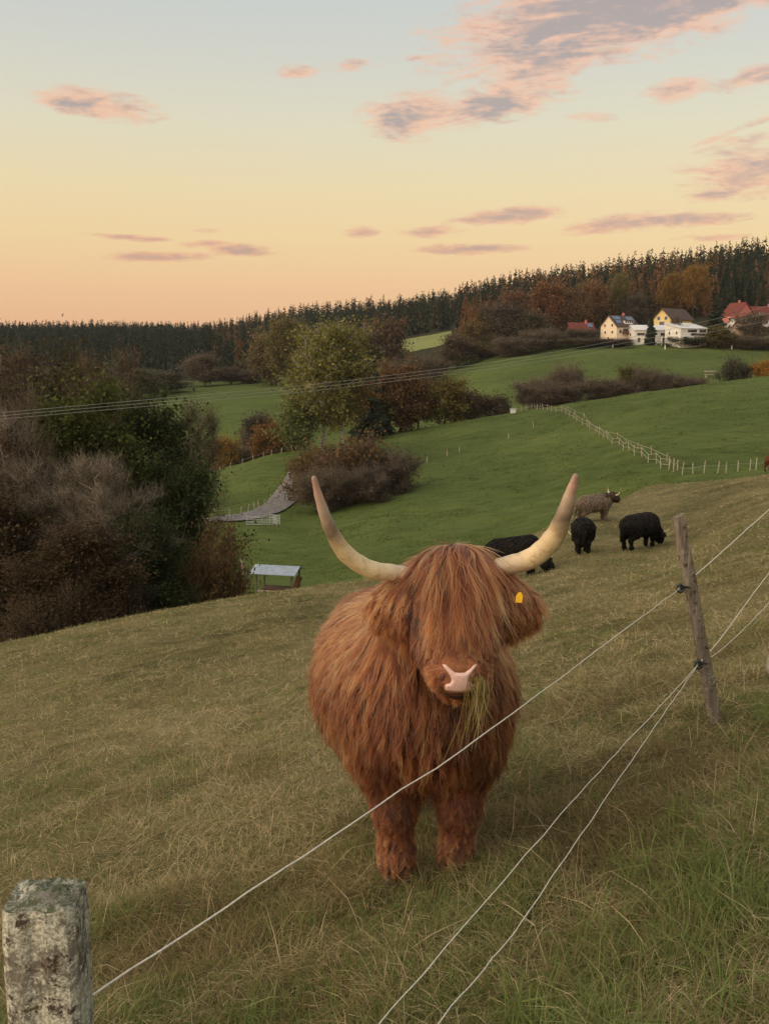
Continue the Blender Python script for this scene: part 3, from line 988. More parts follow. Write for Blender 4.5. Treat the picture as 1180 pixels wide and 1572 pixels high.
# garden trees and scrub below and around the houses
gar = 'garden trees and scrub round the houses'
Gd = [
    ('round', 738, 540, 455, 492, 60, (0.115, 0.085, 0.035), 'yellowish scrub tree at the left end of the scrub under the forest'),
    ('round2', 700, 545, 440, 512, 56, BR, 'brown scrub tree right of the pale far field'),
    ('round', 775, 535, 455, 466, 62, GR, 'grey brown tree at the forest foot left of the village'),
    ('round', 812, 530, 452, 478, 60, (0.085, 0.075, 0.045), 'grey olive tree at the forest foot left of the red roofed house'),
    ('round2', 745, 535, 445, 522, 50, (0.12, 0.105, 0.03), 'small yellow olive bush at the field edge'),
    ('twiggy', 790, 545, 425, 515, 70, GR, 'grey shrub at the upper edge of the far field'),
    ('twiggy', 840, 535, 430, 503, 60, (0.075, 0.065, 0.042), 'grey olive shrub left of the red roofed house'),
    ('shrub', 878, 525, 452, 505, 36, (0.05, 0.055, 0.026), 'dark green shrub in front of the red roofed house'),
    ('twiggy', 906, 525, 448, 503, 34, (0.06, 0.05, 0.042), 'dark bare shrub beside the cream gabled house'),
    ('twiggy', 890, 532, 432, 518, 70, (0.08, 0.065, 0.04), 'low brown scrub under the red roofed house'),
    ('twiggy', 945, 528, 432, 519, 56, (0.09, 0.06, 0.035), 'low reddish scrub under the cream gabled house'),
    ('shrub', 1050, 528, 425, 514, 60, (0.03, 0.042, 0.02), 'clipped dark hedge under the white modern house'),
    ('round', 1106, 540, 415, 500, 42, (0.10, 0.085, 0.028), 'olive yellow tree below the dark garden spruce'),
    ('twiggy', 1128, 540, 418, 512, 34, (0.10, 0.066, 0.04), 'reddish bare shrub right of the olive yellow tree'),
    ('round2', 1158, 530, 432, 478, 46, (0.13, 0.10, 0.07), 'pale half-bare tree in front of the salmon house'),
    ('twiggy', 1150, 545, 412, 515, 50, (0.06, 0.055, 0.04), 'dark scrub at the right edge below the village'),
    ('twiggy', 1185, 545, 405, 518, 50, (0.07, 0.055, 0.04), 'brown scrub cut by the right edge below the village'),
    ('bare', 1042, 522, 428, 484, 24, GR, 'small bare tree in front of the white modern house'),
    ('tall', 1062, 488, 520, 408, 46, (0.21, 0.125, 0.035), 'tall golden tree at the forest edge above the white modern house'),
    ('tall', 1028, 488, 525, 420, 40, (0.18, 0.11, 0.03), 'golden tree left of the tallest golden one at the forest edge'),
    ('tall', 948, 500, 520, 420, 30, (0.13, 0.115, 0.045), 'slender yellow green tree at the forest edge above the cream house'),
    ('round2', 975, 500, 510, 450, 36, GR, 'grey bare tree at the forest edge between the houses'),
    ('round', 840, 500, 500, 430, 50, (0.17, 0.085, 0.04), 'orange brown tree at the forest edge left of the village'),
    ('round', 875, 500, 500, 440, 46, (0.125, 0.08, 0.04), 'brown tree at the forest edge above the red roofed house'),
    ('round2', 905, 500, 515, 430, 40, (0.17, 0.09, 0.035), 'rust tree at the forest edge above the cream house'),
    ('round', 785, 510, 500, 445, 50, (0.14, 0.078, 0.045), 'reddish tree at the forest edge above the scrub'),
]
for k, px, b, d, ty, wd, colr, lab in Gd:
    tree(k, px, b, d, ty, wd, colr, lab, 'bare_tree' if k == 'bare' else ('shrub' if k in ('twiggy', 'shrub') else 'broadleaf_tree'), gar, 0.4)


# spruces ------------------------------------------------------------
def gen_spruce(seed, levels=22, per=9, H=1.0, cr=0.17, sub=3):
    g = np.random.default_rng(seed)
    mb = MB()
    tr = MB()
    tr.tube([[0, 0, -0.03], [0, 0, 0.5], [0, 0, 0.99]], [0.014, 0.009, 0.001], 5, cap=False)
    for k in range(levels):
        u = (k + g.random() * 0.6) / levels
        z = 0.07 + 0.92 * u
        L = cr * (1 - u) ** 0.72 * g.uniform(0.75, 1.15) + 0.012
        n = max(4, int(per * (1 - 0.5 * u)))
        a = np.arange(n) * 2 * math.pi / n + g.random() * 6.28 + g.normal(size=n) * 0.2
        ll = L * g.uniform(0.65, 1.15, n)
        for i in range(n):
            d = np.array([math.cos(a[i]), math.sin(a[i]), 0])
            s = np.array([-d[1], d[0], 0])
            tint = g.uniform(0.1, 0.9)
            droop = 0.55 + 0.5 * g.random()
            z = 0.07 + 0.92 * min(0.985, u + (g.random() - 0.3) / levels)
            p0 = np.array([0, 0, z + 0.012])
            p1 = d * ll[i] * 0.55 + [0, 0, z - droop * ll[i] * 0.35]
            p2 = d * ll[i] + [0, 0, z - droop * ll[i] * (0.6 + 0.3 * g.random())]
            w = ll[i] * 0.42 + 0.006
            dn = np.array([0, 0, -ll[i] * 0.42 - 0.01])
            mb.raw([p0, p1 + s * w * 0.5 + dn, p2, p1 - s * w * 0.5 + dn, p1 + [0, 0, 0.004]],
                   [[0, 1, 4], [1, 2, 4], [2, 3, 4], [3, 0, 4]], tint=tint)
    return tr.mesh('trunk'), mb.mesh('crown')


SPR = []
for sd in range(4):
    w, l = gen_spruce(30 + sd, cr=0.19 + 0.02 * sd)
    w.materials.append(M['bark'])
    l.materials.append(M['needle'])
    SPR.append((w, l))


def spruce(px, base_y, d, top_y, color, label, width=None, group=None):
    g = G(px, base_y, d)
    h = P(px, top_y, d).z - g.z
    w, l = SPR[random.randrange(4)]
    e = empty('spruce_tree', g, random.uniform(0, 6.28), label, 'tree', group)
    s = h if width is None else width * d / F / 0.42
    e.scale = (s, s, h)
    link(bpy.data.objects.new('trunk', w), e)
    c = link(bpy.data.objects.new('crown', l), e)
    c.color = (*color, 1)


SPG = (0.020, 0.027, 0.016)
spruce(568, 668, 238, 516, SPG, 'dark spruce standing right of the tall birch in the valley', 62)
spruce(588, 668, 246, 585, SPG, 'shorter dark spruce behind the tall valley spruce', 36)
spruce(1096, 524, 428, 452, SPG, 'broad dark spruce between the white modern house and the pink house', 52)
spruce(998, 518, 432, 476, SPG, 'small dark spruce in the garden of the pale roofed house', 20)
spruce(828, 500, 505, 415, (0.03, 0.034, 0.018), 'dark spruce at the forest foot left of the red roofed house', 30)


def forest():
    g = np.random.default_rng(5)
    # candidate places over the wooded slopes
    pts = []
    n = 20000
    px = g.uniform(-120, 1330, n)
    d = 470 * (1720 / 470) ** g.random(n)
    crest = np.interp(px, [-200, 0, 200, 330, 450, 600, 800, 1000, 1180, 1400], [1640, 1640, 1440, 1340, 1130, 1030, 880, 830, 780, 760])
    low = np.interp(px, [-200, 0, 250, 330, 420, 560, 600, 700, 720, 780, 860, 1000, 1100, 1180, 1400], [600, 600, 560, 470, 480, 520, 630, 630, 500, 510, 525, 525, 520, 530, 500])
    ok = (d < crest + 25) & (d > low)
    px, d = px[ok], d[ok]
    x = (px - 590) / 1517 * d
    # keep trees apart
    order = np.argsort(d)
    cell = {}
    keep = []
    for i in order:
        s = 4.2 + d[i] * 0.0032
        k = (int(x[i] // s), int(d[i] // (s * 1.25)))
        if k in cell:
            continue
        cell[k] = 1
        keep.append(i)
    px, d, x = px[keep], d[keep], x[keep]
    z = Z(x, d)
    h = g.uniform(13, 22, len(d)) * np.interp(d, [470, 900], [0.95, 1.0])
    h *= (0.85 + 0.3 * fbm(x * 0.02, d * 0.02, 2)) * np.interp(d, [900, 1300], [1.0, 0.78])
    # autumn trees among the dark spruces, plus sunset glow painted into the crest trees
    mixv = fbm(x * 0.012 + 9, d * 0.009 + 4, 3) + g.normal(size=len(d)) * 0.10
    crest_glow = smooth(0.62, 0.95, (d - low[ok][keep]) / (crest[ok][keep] - low[ok][keep])) * smooth(330, 420, px) * (1 - 0.7 * smooth(900, 1020, px))  # more warm trees towards the crest, painting last sunlight as tree colour
    warm = (mixv + 0.16 * crest_glow > 0.66) & (px > 330)
    larch_glow = (mixv + 0.10 * crest_glow > 0.55) & ~warm & (px > 380)
    near = np.argsort(d)
    # what the viewer really sees: skip those behind taller ground
    ang = (z + h) / d
    nbin = np.clip(((px + 120) / 6).astype(int), 0, 250)
    best = np.full(251, -9.0)
    vis = []
    for i in near:
        lo = best[nbin[i]]
        if ang[i] > lo - 0.010:
            vis.append(i)
        best[nbin[i]] = max(lo, z[i] / d[i] + 0.55 * h[i] / d[i])
    lab_dark = 'dark spruce in the forest on the hillside behind the village'
    lab_warm = 'russet autumn conifer with painted sunset glow among the dark spruces of the forest hillside'
    single = [i for i in vis if 560 < px[i] < 1200][:280]
    one = {}
    for sd in range(4):
        w, l = SPR[sd]
        mb = MB()
        Vv = np.zeros(len(l.vertices) * 3)
        l.vertices.foreach_get('co', Vv)
        one[sd] = l
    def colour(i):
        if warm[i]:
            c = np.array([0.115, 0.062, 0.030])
        elif larch_glow[i]:
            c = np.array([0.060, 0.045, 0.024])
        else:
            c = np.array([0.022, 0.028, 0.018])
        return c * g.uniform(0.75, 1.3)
    for i in single:
        l = one[int(g.integers(4))]
        o = bpy.data.objects.new('spruce_tree', l)
        o.location = (x[i], d[i], z[i] - 0.3)
        s = h[i] * g.uniform(0.8, 1.1)
        o.scale = (s, s, h[i])
        o.rotation_euler = (0, 0, g.random() * 6.28)
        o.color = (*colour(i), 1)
        link(o)
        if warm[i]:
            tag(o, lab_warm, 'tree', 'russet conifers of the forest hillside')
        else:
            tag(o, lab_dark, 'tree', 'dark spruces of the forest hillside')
    ss_ = set(single)
    rest = [i for i in vis if i not in ss_]
    V_, F_, C_ = [], [], []
    off = 0
    base = []
    for sd in range(5):
        w, l = gen_spruce(60 + sd, levels=10, per=6, cr=0.23)
        co = np.zeros(len(l.vertices) * 3)
        l.vertices.foreach_get('co', co)
        ti = np.zeros(len(l.loops), int)
        l.loops.foreach_get('vertex_index', ti)
        tn = np.zeros(len(l.vertices))
        l.attributes['tint'].data.foreach_get('value', tn)
        base.append((co.reshape(-1, 3), ti.reshape(-1, 3), tn))
    for i in rest:
        co, f, tn = base[int(g.integers(5))]
        a = g.random() * 6.28
        ca, sa = math.cos(a), math.sin(a)
        s = h[i] * g.uniform(0.85, 1.15)
        q = np.stack([(co[:, 0] * ca - co[:, 1] * sa) * s + x[i], (co[:, 0] * sa + co[:, 1] * ca) * s + d[i], co[:, 2] * h[i] + z[i] - 0.3], 1)
        V_.append(q)
        F_.append(f + off)
        off += len(co)
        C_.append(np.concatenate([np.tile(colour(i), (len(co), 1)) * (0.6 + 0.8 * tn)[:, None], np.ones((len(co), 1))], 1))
    me = mesh_np('forest', np.vstack(V_), [np.vstack(F_)])
    at = me.color_attributes.new('tree_colour', 'FLOAT_COLOR', 'POINT')
    at.data.foreach_set('color', np.vstack(C_).astype(np.float32).ravel())
    m, t, out = new_mat('forest_needles')
    a = t.add('ShaderNodeAttribute', {'attribute_name': 'tree_colour'})
    dd = t.add('ShaderNodeBsdfDiffuse', ins={'Color': a.outputs['Color']})
    t.l.new(dd.outputs[0], out.inputs[0])
    me.materials.append(m)
    o = link(bpy.data.objects.new('forest', me))
    tag(o, 'dense dark spruce forest covering the far hills up to the skyline', 'forest', None, 'stuff')
    print('forest', len(single), len(rest))


forest()

# ------------------------------------------------------------------ cattle
def surface_nets(f, lo, hi, h):
    """closed quad surface of the field f(points) = 0"""
    ax = [np.arange(lo[i], hi[i] + h, h) for i in range(3)]
    n = [len(a) for a in ax]
    g = np.stack(np.meshgrid(*ax, indexing='ij'), -1)
    v = np.concatenate([f(g[i].reshape(-1, 3)) for i in range(n[0])]).reshape(n)
    neg = v < 0
    acc = np.zeros((n[0] - 1, n[1] - 1, n[2] - 1, 3))
    cnt = np.zeros((n[0] - 1, n[1] - 1, n[2] - 1))
    corners = [(a, b, c) for a in (0, 1) for b in (0, 1) for c in (0, 1)]
    sl = lambda c: tuple(slice(c[i], n[i] - 1 + c[i]) for i in range(3))
    for a in corners:
        for k in range(3):
            if a[k] == 0:
                b = list(a)
                b[k] = 1
                va, vb = v[sl(a)], v[sl(b)]
                cr = neg[sl(a)] != neg[sl(b)]
                t = np.where(cr, va / np.where(cr, va - vb, 1), 0)
                p = np.zeros(acc.shape)
                for q in range(3):
                    p[..., q] = a[q]
                p[..., k] = t
                acc += p * cr[..., None]
                cnt += cr
    act = cnt > 0
    idx = -np.ones(act.shape, int)
    idx[act] = np.arange(act.sum())
    cell = np.argwhere(act)
    V = np.array(lo) + h * (cell + acc[act] / cnt[act][:, None])
    Fs = []
    for k in range(3):
        a, b = (k + 1) % 3, (k + 2) % 3
        s0 = [slice(None)] * 3
        s1 = [slice(None)] * 3
        s0[k], s1[k] = slice(0, -1), slice(1, None)
        cr = neg[tuple(s0)] != neg[tuple(s1)]
        e = np.argwhere(cr)
        e = e[(e[:, a] > 0) & (e[:, b] > 0) & (e[:, a] < n[a] - 1) & (e[:, b] < n[b] - 1)]
        flip = neg[tuple(s0)][tuple(e.T)]
        def c(da, db):
            q = e.copy()
            q[:, a] -= da
            q[:, b] -= db
            return idx[tuple(q.T)]
        quad = np.stack([c(1, 1), c(0, 1), c(0, 0), c(1, 0)], 1)
        quad[~flip] = quad[~flip][:, ::-1]
        Fs.append(quad)
    return V, np.vstack(Fs)


class Body:
    """soft union of tapered capsules"""
    def __init__(s, prims, k=26.0):
        s.a = np.array([p[1] for p in prims], float)
        s.b = np.array([p[2] for p in prims], float)
        s.ra = np.array([p[3] for p in prims], float)
        s.rb = np.array([p[4] for p in prims], float)
        s.tag = [p[0] for p in prims]
        s.k = k

    def each(s, p):
        ab = s.b - s.a
        L = (ab * ab).sum(1) + 1e-9
        pa = p[:, None] - s.a
        t = np.clip((pa * ab).sum(-1) / L, 0, 1)
        return np.linalg.norm(pa - t[..., None] * ab, axis=-1) - (s.ra + (s.rb - s.ra) * t)

    def __call__(s, p):
        d = s.each(p)
        m = d.min(1)
        return m - np.log(np.exp(-s.k * (d - m[:, None])).sum(1)) / s.k

    def grad(s, p, e=0.006):
        f0 = s(p)
        g = np.stack([s(p + np.eye(3)[i] * e) - f0 for i in range(3)], 1)
        return f0, g / (np.linalg.norm(g, axis=1, keepdims=True) + 1e-9)


def hair_mat(name, stops, rough=0.42, hair=True):
    m, t, out = new_mat(name)
    at = t.add('ShaderNodeAttribute', {'attribute_name': 'tint'})
    hi = t.add('ShaderNodeHairInfo')
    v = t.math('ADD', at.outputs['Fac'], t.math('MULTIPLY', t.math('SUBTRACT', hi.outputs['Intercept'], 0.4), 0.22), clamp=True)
    c = t.ramp(v, stops)
    if hair:
        b = t.add('ShaderNodeBsdfHairPrincipled')
        b.parametrization = 'COLOR'
        t.l.new(c, b.inputs['Color'])
        b.inputs['Roughness'].default_value = rough
        b.inputs['Radial Roughness'].default_value = 0.5
        b.inputs['Coat'].default_value = 0.0
        b.inputs['Random Roughness'].default_value = 0.2
        t.l.new(b.outputs[0], out.inputs[0])
    else:
        pbsdf(t, out, c, 0.7, spec=0.2)
    return m


def make_fur(name, guides_root, guides_norm, guide_len, guide_flow, body, child_root, child_len_k, tints, rad, mat, parent, stiff, seed=1, lift=0.012, wav=0.010, clump=0.65, npt=9):
    g = np.random.default_rng(seed)
    n = len(guides_root)
    # comb the guides
    pos = guides_root.copy()
    d = guides_norm * stiff[:, None] + guide_flow
    d /= np.linalg.norm(d, axis=1, keepdims=True)
    path = [pos.copy()]
    step = guide_len / (npt - 1)
    ph = g.random(n) * 6.28
    side = np.cross(guide_flow, guides_norm) + 1e-6
    side /= np.linalg.norm(side, axis=1, keepdims=True)
    for k in range(1, npt):
        d = d + guide_flow * 0.45 + np.array([0, 0, -1.0]) * 0.16 + side * (np.sin(ph + k * 1.3) * wav * 14)[:, None]
        d /= np.linalg.norm(d, axis=1, keepdims=True)
        pos = pos + d * step[:, None]
        sd, gr = body.grad(pos)
        push = np.maximum(0, lift * (0.35 + 0.65 * k / npt) - sd)
        pos = pos + gr * push[:, None]
        path.append(pos.copy())
    path = np.stack(path, 1)                                   # guide, point, 3
    from mathutils.kdtree import KDTree
    kd = KDTree(n)
    for i, q in enumerate(guides_root):
        kd.insert(q, i)
    kd.balance()
    own = np.array([kd.find(q)[1] for q in child_root])
    m = len(child_root)
    tt_ = np.linspace(0, 1, npt)
    off = child_root - guides_root[own]
    k = (1 - clump * tt_[None, :] ** 1.2)[..., None]
    scl = (child_len_k * g.uniform(0.75, 1.08, m))[:, None, None]
    rel = (path[own] - guides_root[own][:, None]) * scl
    stray = rand_unit(g, m) * (guide_len[own] * g.choice([0.05, 0.10, 0.28], m, p=[0.55, 0.33, 0.12]))[:, None]
    pts = guides_root[own][:, None] + rel + off[:, None] * k + stray[:, None] * (tt_[None, :, None] ** 1.5)
    wv = np.sin(tt_[None] * g.uniform(5, 11, m)[:, None] + g.random(m)[:, None] * 6.28) * tt_[None]
    pts = pts + side[own][:, None] * (wv * wav * g.uniform(0.2, 1.0, m)[:, None])[..., None]
    cu = bpy.data.hair_curves.new(name)
    cu.add_curves([npt] * m)
    cu.points.foreach_set('position', pts.astype(np.float32).ravel())
    rr = (rad * g.uniform(0.7, 1.2, m)[:, None]) * (1 - 0.8 * tt_[None] ** 2)
    at = cu.attributes.get('radius') or cu.attributes.new('radius', 'FLOAT', 'POINT')
    at.data.foreach_set('value', rr.astype(np.float32).ravel())
    ti = cu.attributes.new('tint', 'FLOAT', 'CURVE')
    gt = g.normal(size=n) * (0.19 if npt > 6 else 0.06)
    ti.data.foreach_set('value', np.clip(tints + gt[own] + g.normal(size=m) * 0.09, 0, 1).astype(np.float32))
    cu.materials.append(mat)
    return link(bpy.data.objects.new(name, cu), parent)


M['horn'] = None


def horn_mat():
    m, t, out = new_mat('horn')
    at = t.add('ShaderNodeAttribute', {'attribute_name': 'tint'})
    tc = t.add('ShaderNodeTexCoord')
    o = tc.outputs['Object']
    n1 = t.noise(o, 34, 6, 0.72, 0.3)
    n2 = t.noise(o, 9, 4, 0.6, 0.5)
    n3 = t.noise(o, 110, 3, 0.6)
    f = t.math('ADD', at.outputs['Fac'], t.math('MULTIPLY', t.math('SUBTRACT', n2, 0.5), 0.22))
    c = t.ramp(f, [(0.0, srgb(148, 130, 112)), (0.15, srgb(178, 160, 138)), (0.34, srgb(204, 184, 146)), (0.5, srgb(186, 164, 126)), (0.62, srgb(104, 92, 76)), (0.74, srgb(165, 146, 128)), (0.86, srgb(168, 134, 120)), (1.0, srgb(128, 106, 98))])
    dirt = t.mrange(n1, 0.48, 0.72, 0, 0.62)
    c = t.mix(dirt, c, srgb(132, 102, 66))
    c = t.mix(t.mrange(n3, 0.62, 0.75, 0, 0.35), c, srgb(90, 72, 56))
    b = pbsdf(t, out, c, 0.42, t.math('ADD', n1, t.math('MULTIPLY', n3, 0.5)), 0.35, 0.006, 0.4)
    b.inputs['Subsurface Weight'].default_value = 0.0
    return m


M['horn'] = horn_mat()
M['skin_pink'] = plain('pink_nose_leather', (0.60, 0.40, 0.36), 0.40, 0.14, 120, 0.45, 0, 0.15)
M['skin_tan'] = plain('muzzle_hair', (0.21, 0.085, 0.038), 0.7, 0.35, 45, 0.2, 0, 0.3)
M['nostril'] = plain('nostril_lining', (0.085, 0.028, 0.022), 0.6, 0.3, 40)
M['lip'] = plain('dark_lip', (0.035, 0.014, 0.010), 0.5, 0.3, 50)
M['eye'] = plain('eye', (0.006, 0.004, 0.003), 0.08, 0.1, 10, 0.6)
M['hoof'] = plain('hoof_horn', (0.20, 0.15, 0.105), 0.6, 0.35, 30)
M['eartag'] = plain('yellow_plastic', (0.72, 0.42, 0.02), 0.4, 0.05, 10)


def cow(name, label, loc, rz, coat, skin, slope=0.0, pose='up', hero=False, n_guides=900, n_hair=9000, rad=0.004, fur_len=1.0, head_yaw=0.0, horn_pts=None, head_off=(0, 0, 0), seed=1,
        coat_head=None, group=None, roll=0.0, head_line=None, head_x=None, wide=0.0):
    """a highland cow: local x across, -y forward, z up from the front feet"""
    g = np.random.default_rng(seed)
    e = empty(name, loc, rz, label, 'cow', group)
    prims = []
    sl = lambda p: (p[0], p[1], p[2] - slope * min(max(p[1], -0.1), 1.3) + roll * p[0])
    def cap(t, a, b, ra, rb):
        prims.append((t, sl(a), sl(b), ra, rb))
    bx = -0.055 if hero else 0.0
    cap('torso', (0, 0.02, 0.78), (bx, 0.45, 0.74), 0.285 + wide, 0.325 + wide)
    cap('torso', (bx, 0.45, 0.74), (bx * 1.6, 0.95, 0.76), 0.325 + wide, 0.29 + wide)
    cap('torso', (bx * 1.6, 0.95, 0.78), (bx * 1.8, 1.12, 0.80), 0.27, 0.23)
    cap('torso', (0, 0.05, 0.92), (bx * 1.7, 1.0, 0.92), 0.19, 0.20)
    cap('torso', (0, -0.10, 0.68), (0, 0.1, 0.66), 0.215, 0.24)
    for s in (-1, 1):
        cap('torso', (0.17 * s, 0.05, 0.80), (0.17 * s, 0.02, 0.56), 0.15, 0.125)
        cap('fleg', (0.165 * s, 0.02, 0.50), (0.135 * s, -0.01, 0.30), 0.095, 0.056)
        cap('fleg', (0.135 * s, -0.01, 0.30), (0.125 * s, 0.01, 0.08), 0.050, 0.037)
        cap('fleg', (0.125 * s, 0.01, 0.10), (0.125 * s, -0.02, 0.05), 0.042, 0.046)
        cap('torso', (0.16 * s, 0.98, 0.80), (0.18 * s, 0.90, 0.54), 0.18, 0.13)
        hx = 0.145 * s if not hero else (0.115 if s > 0 else -0.055)
        cap('hleg', (0.16 * s, 0.90, 0.54), (hx, 1.12, 0.38), 0.12, 0.058)
        cap('hleg', (hx, 1.12, 0.38), (hx, 1.06, 0.09), 0.050, 0.040)
        cap('hleg', (hx, 1.06, 0.11), (hx, 1.03, 0.05), 0.044, 0.048)
    cap('tail', (0, 1.30, 0.94), (0, 1.38, 0.62), 0.035, 0.028)
    cap('tail', (0, 1.38, 0.62), (0.04, 1.36, 0.34), 0.030, 0.04)
    # neck and head
    cy, sy = math.cos(head_yaw), math.sin(head_yaw)
    if pose == 'up':
        pv = np.array([0, -0.22, 1.16])
        def hd(p):
            q = np.array(p, float) - pv
            q = np.array([q[0] * cy - q[1] * sy, q[0] * sy + q[1] * cy, q[2]])
            return tuple(q + pv + np.array(head_off))
        cap('neck', (0, 0.02, 0.90), (0, -0.18, 1.08), 0.25, 0.165)
        cap('neck', (0, -0.02, 0.72), (0, -0.20, 0.98), 0.22, 0.15)
        H0, H1, H2 = (0, -0.25, 1.215), (0, -0.40, 1.12), (0, -0.535, 1.035)
    elif pose == 'level':
        def hd(p):
            return p
        cap('neck', (0, 0.02, 0.88), (0, -0.34, 0.92), 0.24, 0.16)
        H0, H1, H2 = (0, -0.40, 1.00), (0, -0.56, 0.90), (0, -0.70, 0.80)
    else:
        def hd(p):
            return p
        cap('neck', (0, 0.0, 0.80), (0, -0.38, 0.46), 0.24, 0.15)
        H0, H1, H2 = (0, -0.42, 0.44), (0, -0.52, 0.27), (0, -0.60, 0.12)
    X1 = np.array([1.0, 0, 0])
    if head_line is not None:
        H0, H2 = head_line
        X1 = head_x
        hd = lambda p: p
    ax = np.array(H2) - np.array(H0)
    ax /= np.linalg.norm(ax)
    upv = np.cross(X1, ax)
    upv /= np.linalg.norm(upv)
    if upv[2] < 0 and pose != 'graze':
        upv = -upv
    if pose == 'graze' and upv[1] > 0:
        upv = -upv
    def along(t, sx=0.0, up=0.0):
        return hd(tuple(np.array(H0) + (np.array(H2) - np.array(H0)) * t + X1 * sx + upv * up))
    prims.append(('head', along(0.0, -0.04), along(0.0, 0.04), 0.105, 0.105))
    prims.append(('head', along(0.0), along(0.5), 0.115, 0.102))
    prims.append(('head', along(0.5), along(0.85), 0.102, 0.074))
    prims.append(('muzzle', along(0.90, -0.02, -0.01), along(0.90, 0.02, -0.01), 0.066, 0.066))
    prims.append(('head', along(0.55, 0, -0.06), along(0.95, 0, -0.065), 0.075, 0.05))
    ears = []
    for s in (-1, 1):
        a = along(0.16, 0.10 * s, -0.015)
        b = np.array(along(0.16, 0.275 * s, -0.02)) + np.array([0, 0.0, -0.02])
        prims.append(('ear', a, tuple((np.array(a) + b) / 2), 0.035, 0.052))
        prims.append(('ear', tuple((np.array(a) + b) / 2), tuple(b), 0.052, 0.026))
        ears.append((np.array(a), b))
    body = Body(prims)
    h = 0.02 if hero else 0.045
    lo = body.a.min(0) - 0.4
    hi = body.a.max(0) + 0.4
    lo[2] = min(body.a[:, 2].min(), body.b[:, 2].min()) - 0.12
    hi[2] = max(body.a[:, 2].max(), body.b[:, 2].max()) + 0.25
    hi[1] = 1.55
    Vb, Fb = surface_nets(body, lo, hi, h)
    me = mesh_np('body', Vb, [Fb], True, {'tint': np.full(len(Vb), 0.35)})
    me.materials.append(skin)
    bo = link(bpy.data.objects.new('body', me), e)
    # roots of the hair
    def sample(n):
        A, B, C_, D_ = (Vb[Fb[:, i]] for i in range(4))
        nr = np.cross(C_ - A, D_ - B)
        ar = np.linalg.norm(nr, axis=1)
        cen = (A + B + C_ + D_) / 4
        tg = np.argmin(body.each(cen), 1)
        tags = np.array(body.tag)[tg]
        w = ar.copy()
        w[tags == 'head'] *= 2.6
        w[tags == 'ear'] *= 3.2
        w[tags == 'muzzle'] *= 2.0
        w[np.isin(tags, ['fleg', 'hleg'])] *= 3.5 if hero else 1.4
        if hero:
            w[cen[:, 1] > 0.75] *= 0.4
        w /= w.sum()
        i = g.choice(len(Fb), n, p=w)
        u, v = g.random((n, 1)), g.random((n, 1))
        p = (A[i] * (1 - u) + B[i] * u) * (1 - v) + (D_[i] * (1 - u) + C_[i] * u) * v
        _, gr = body.grad(p)
        return p, gr, tags[i]
    gp, gn, gt = sample(n_guides)
    H0w, H2w = np.array(along(0)), np.array(along(1))
    axw = (H2w - H0w) / np.linalg.norm(H2w - H0w)
    upw = np.array(along(0, 0, 1)) - H0w
    sxw = np.array(along(0, 1)) - H0w

    def style(p, nrm, tg):
        n = len(p)
        L = np.full(n, 0.15)
        flow = np.tile(np.array([0, 0.25, -1.0]), (n, 1))
        st = np.full(n, 0.38)
        top = nrm[:, 2] > 0.55
        flow[top] = np.stack([np.sign(p[top, 0] + g.normal(size=top.sum()) * 0.05) * 0.9, np.full(top.sum(), 0.35), np.full(top.sum(), -0.5)], 1)
        L = (0.105 + 0.035 * g.random(n)) * np.interp(p[:, 2] + slope * np.clip(p[:, 1], -0.1, 1.3), [0.42, 0.62], [0.55, 1.0])
        nk = tg == 'neck'
        flow[nk] = np.stack([p[nk, 0] * 1.5, np.full(nk.sum(), -0.1), np.full(nk.sum(), -1.0)], 1)
        L[nk] = 0.13
        lg = np.isin(tg, ['fleg', 'hleg'])
        flow[lg] = [0, 0.15, -1]
        L[lg] = np.interp(p[lg, 2], [-0.1, 0.08, 0.2, 0.45], [0.025, 0.03, 0.045, 0.075])
        st[lg] = 0.35
        tl = tg == 'tail'
        L[tl] = np.interp(p[tl, 2], [0.3, 0.6], [0.22, 0.05])
        flow[tl] = [0, 0.05, -1]
        hdm = tg == 'head'
        q = p - H0w
        ta = q @ axw
        tu = q @ upw
        tx = q @ sxw
        f = axw[None] * 0.8 + sxw[None] * (tx * 0.15)[:, None] + np.array([0, 0, -0.75])
        flow[hdm] = f[hdm]
        lh = np.interp(ta, [-0.14, -0.03, 0.10, 0.20, 0.30, 0.40], [0.22, 0.28, 0.22, 0.12, 0.06, 0.035])
        lh = np.where(tu < -0.02, np.interp(ta, [0, 0.2, 0.32, 0.4], [0.12, 0.09, 0.06, 0.035]), lh)
        side_ = smooth(0.075, 0.11, np.abs(tx))
        lh = lh * (1 - side_) + np.minimum(lh, 0.065) * side_
        L[hdm] = lh[hdm]
        st[hdm] = np.where(ta < 0.02, 0.35, 0.25)[hdm]
        mz = tg == 'muzzle'
        flow[mz] = f[mz]
        L[mz] = 0.022
        st[mz] = 0.15
        er = tg == 'ear'
        flow[er] = np.stack([np.sign(tx[er]) * 0.35, np.zeros(er.sum()), np.full(er.sum(), -0.9)], 1)
        L[er] = 0.085
        st[er] = 0.5
        nz = nrm * (flow * nrm).sum(1)[:, None]
        flow = flow - 0.8 * nz
        flow /= np.linalg.norm(flow, axis=1, keepdims=True) + 1e-6
        flow += rand_unit(g, n) * 0.22
        return L * fur_len * g.uniform(0.8, 1.15, n), flow, st
    L, flow, st = style(gp, gn, gt)
    cp, cn, ct = sample(n_hair)
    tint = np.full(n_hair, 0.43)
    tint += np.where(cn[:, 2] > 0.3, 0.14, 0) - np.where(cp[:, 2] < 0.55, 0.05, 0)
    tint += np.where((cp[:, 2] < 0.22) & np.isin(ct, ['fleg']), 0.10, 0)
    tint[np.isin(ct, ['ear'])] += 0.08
    qh = cp - H0w
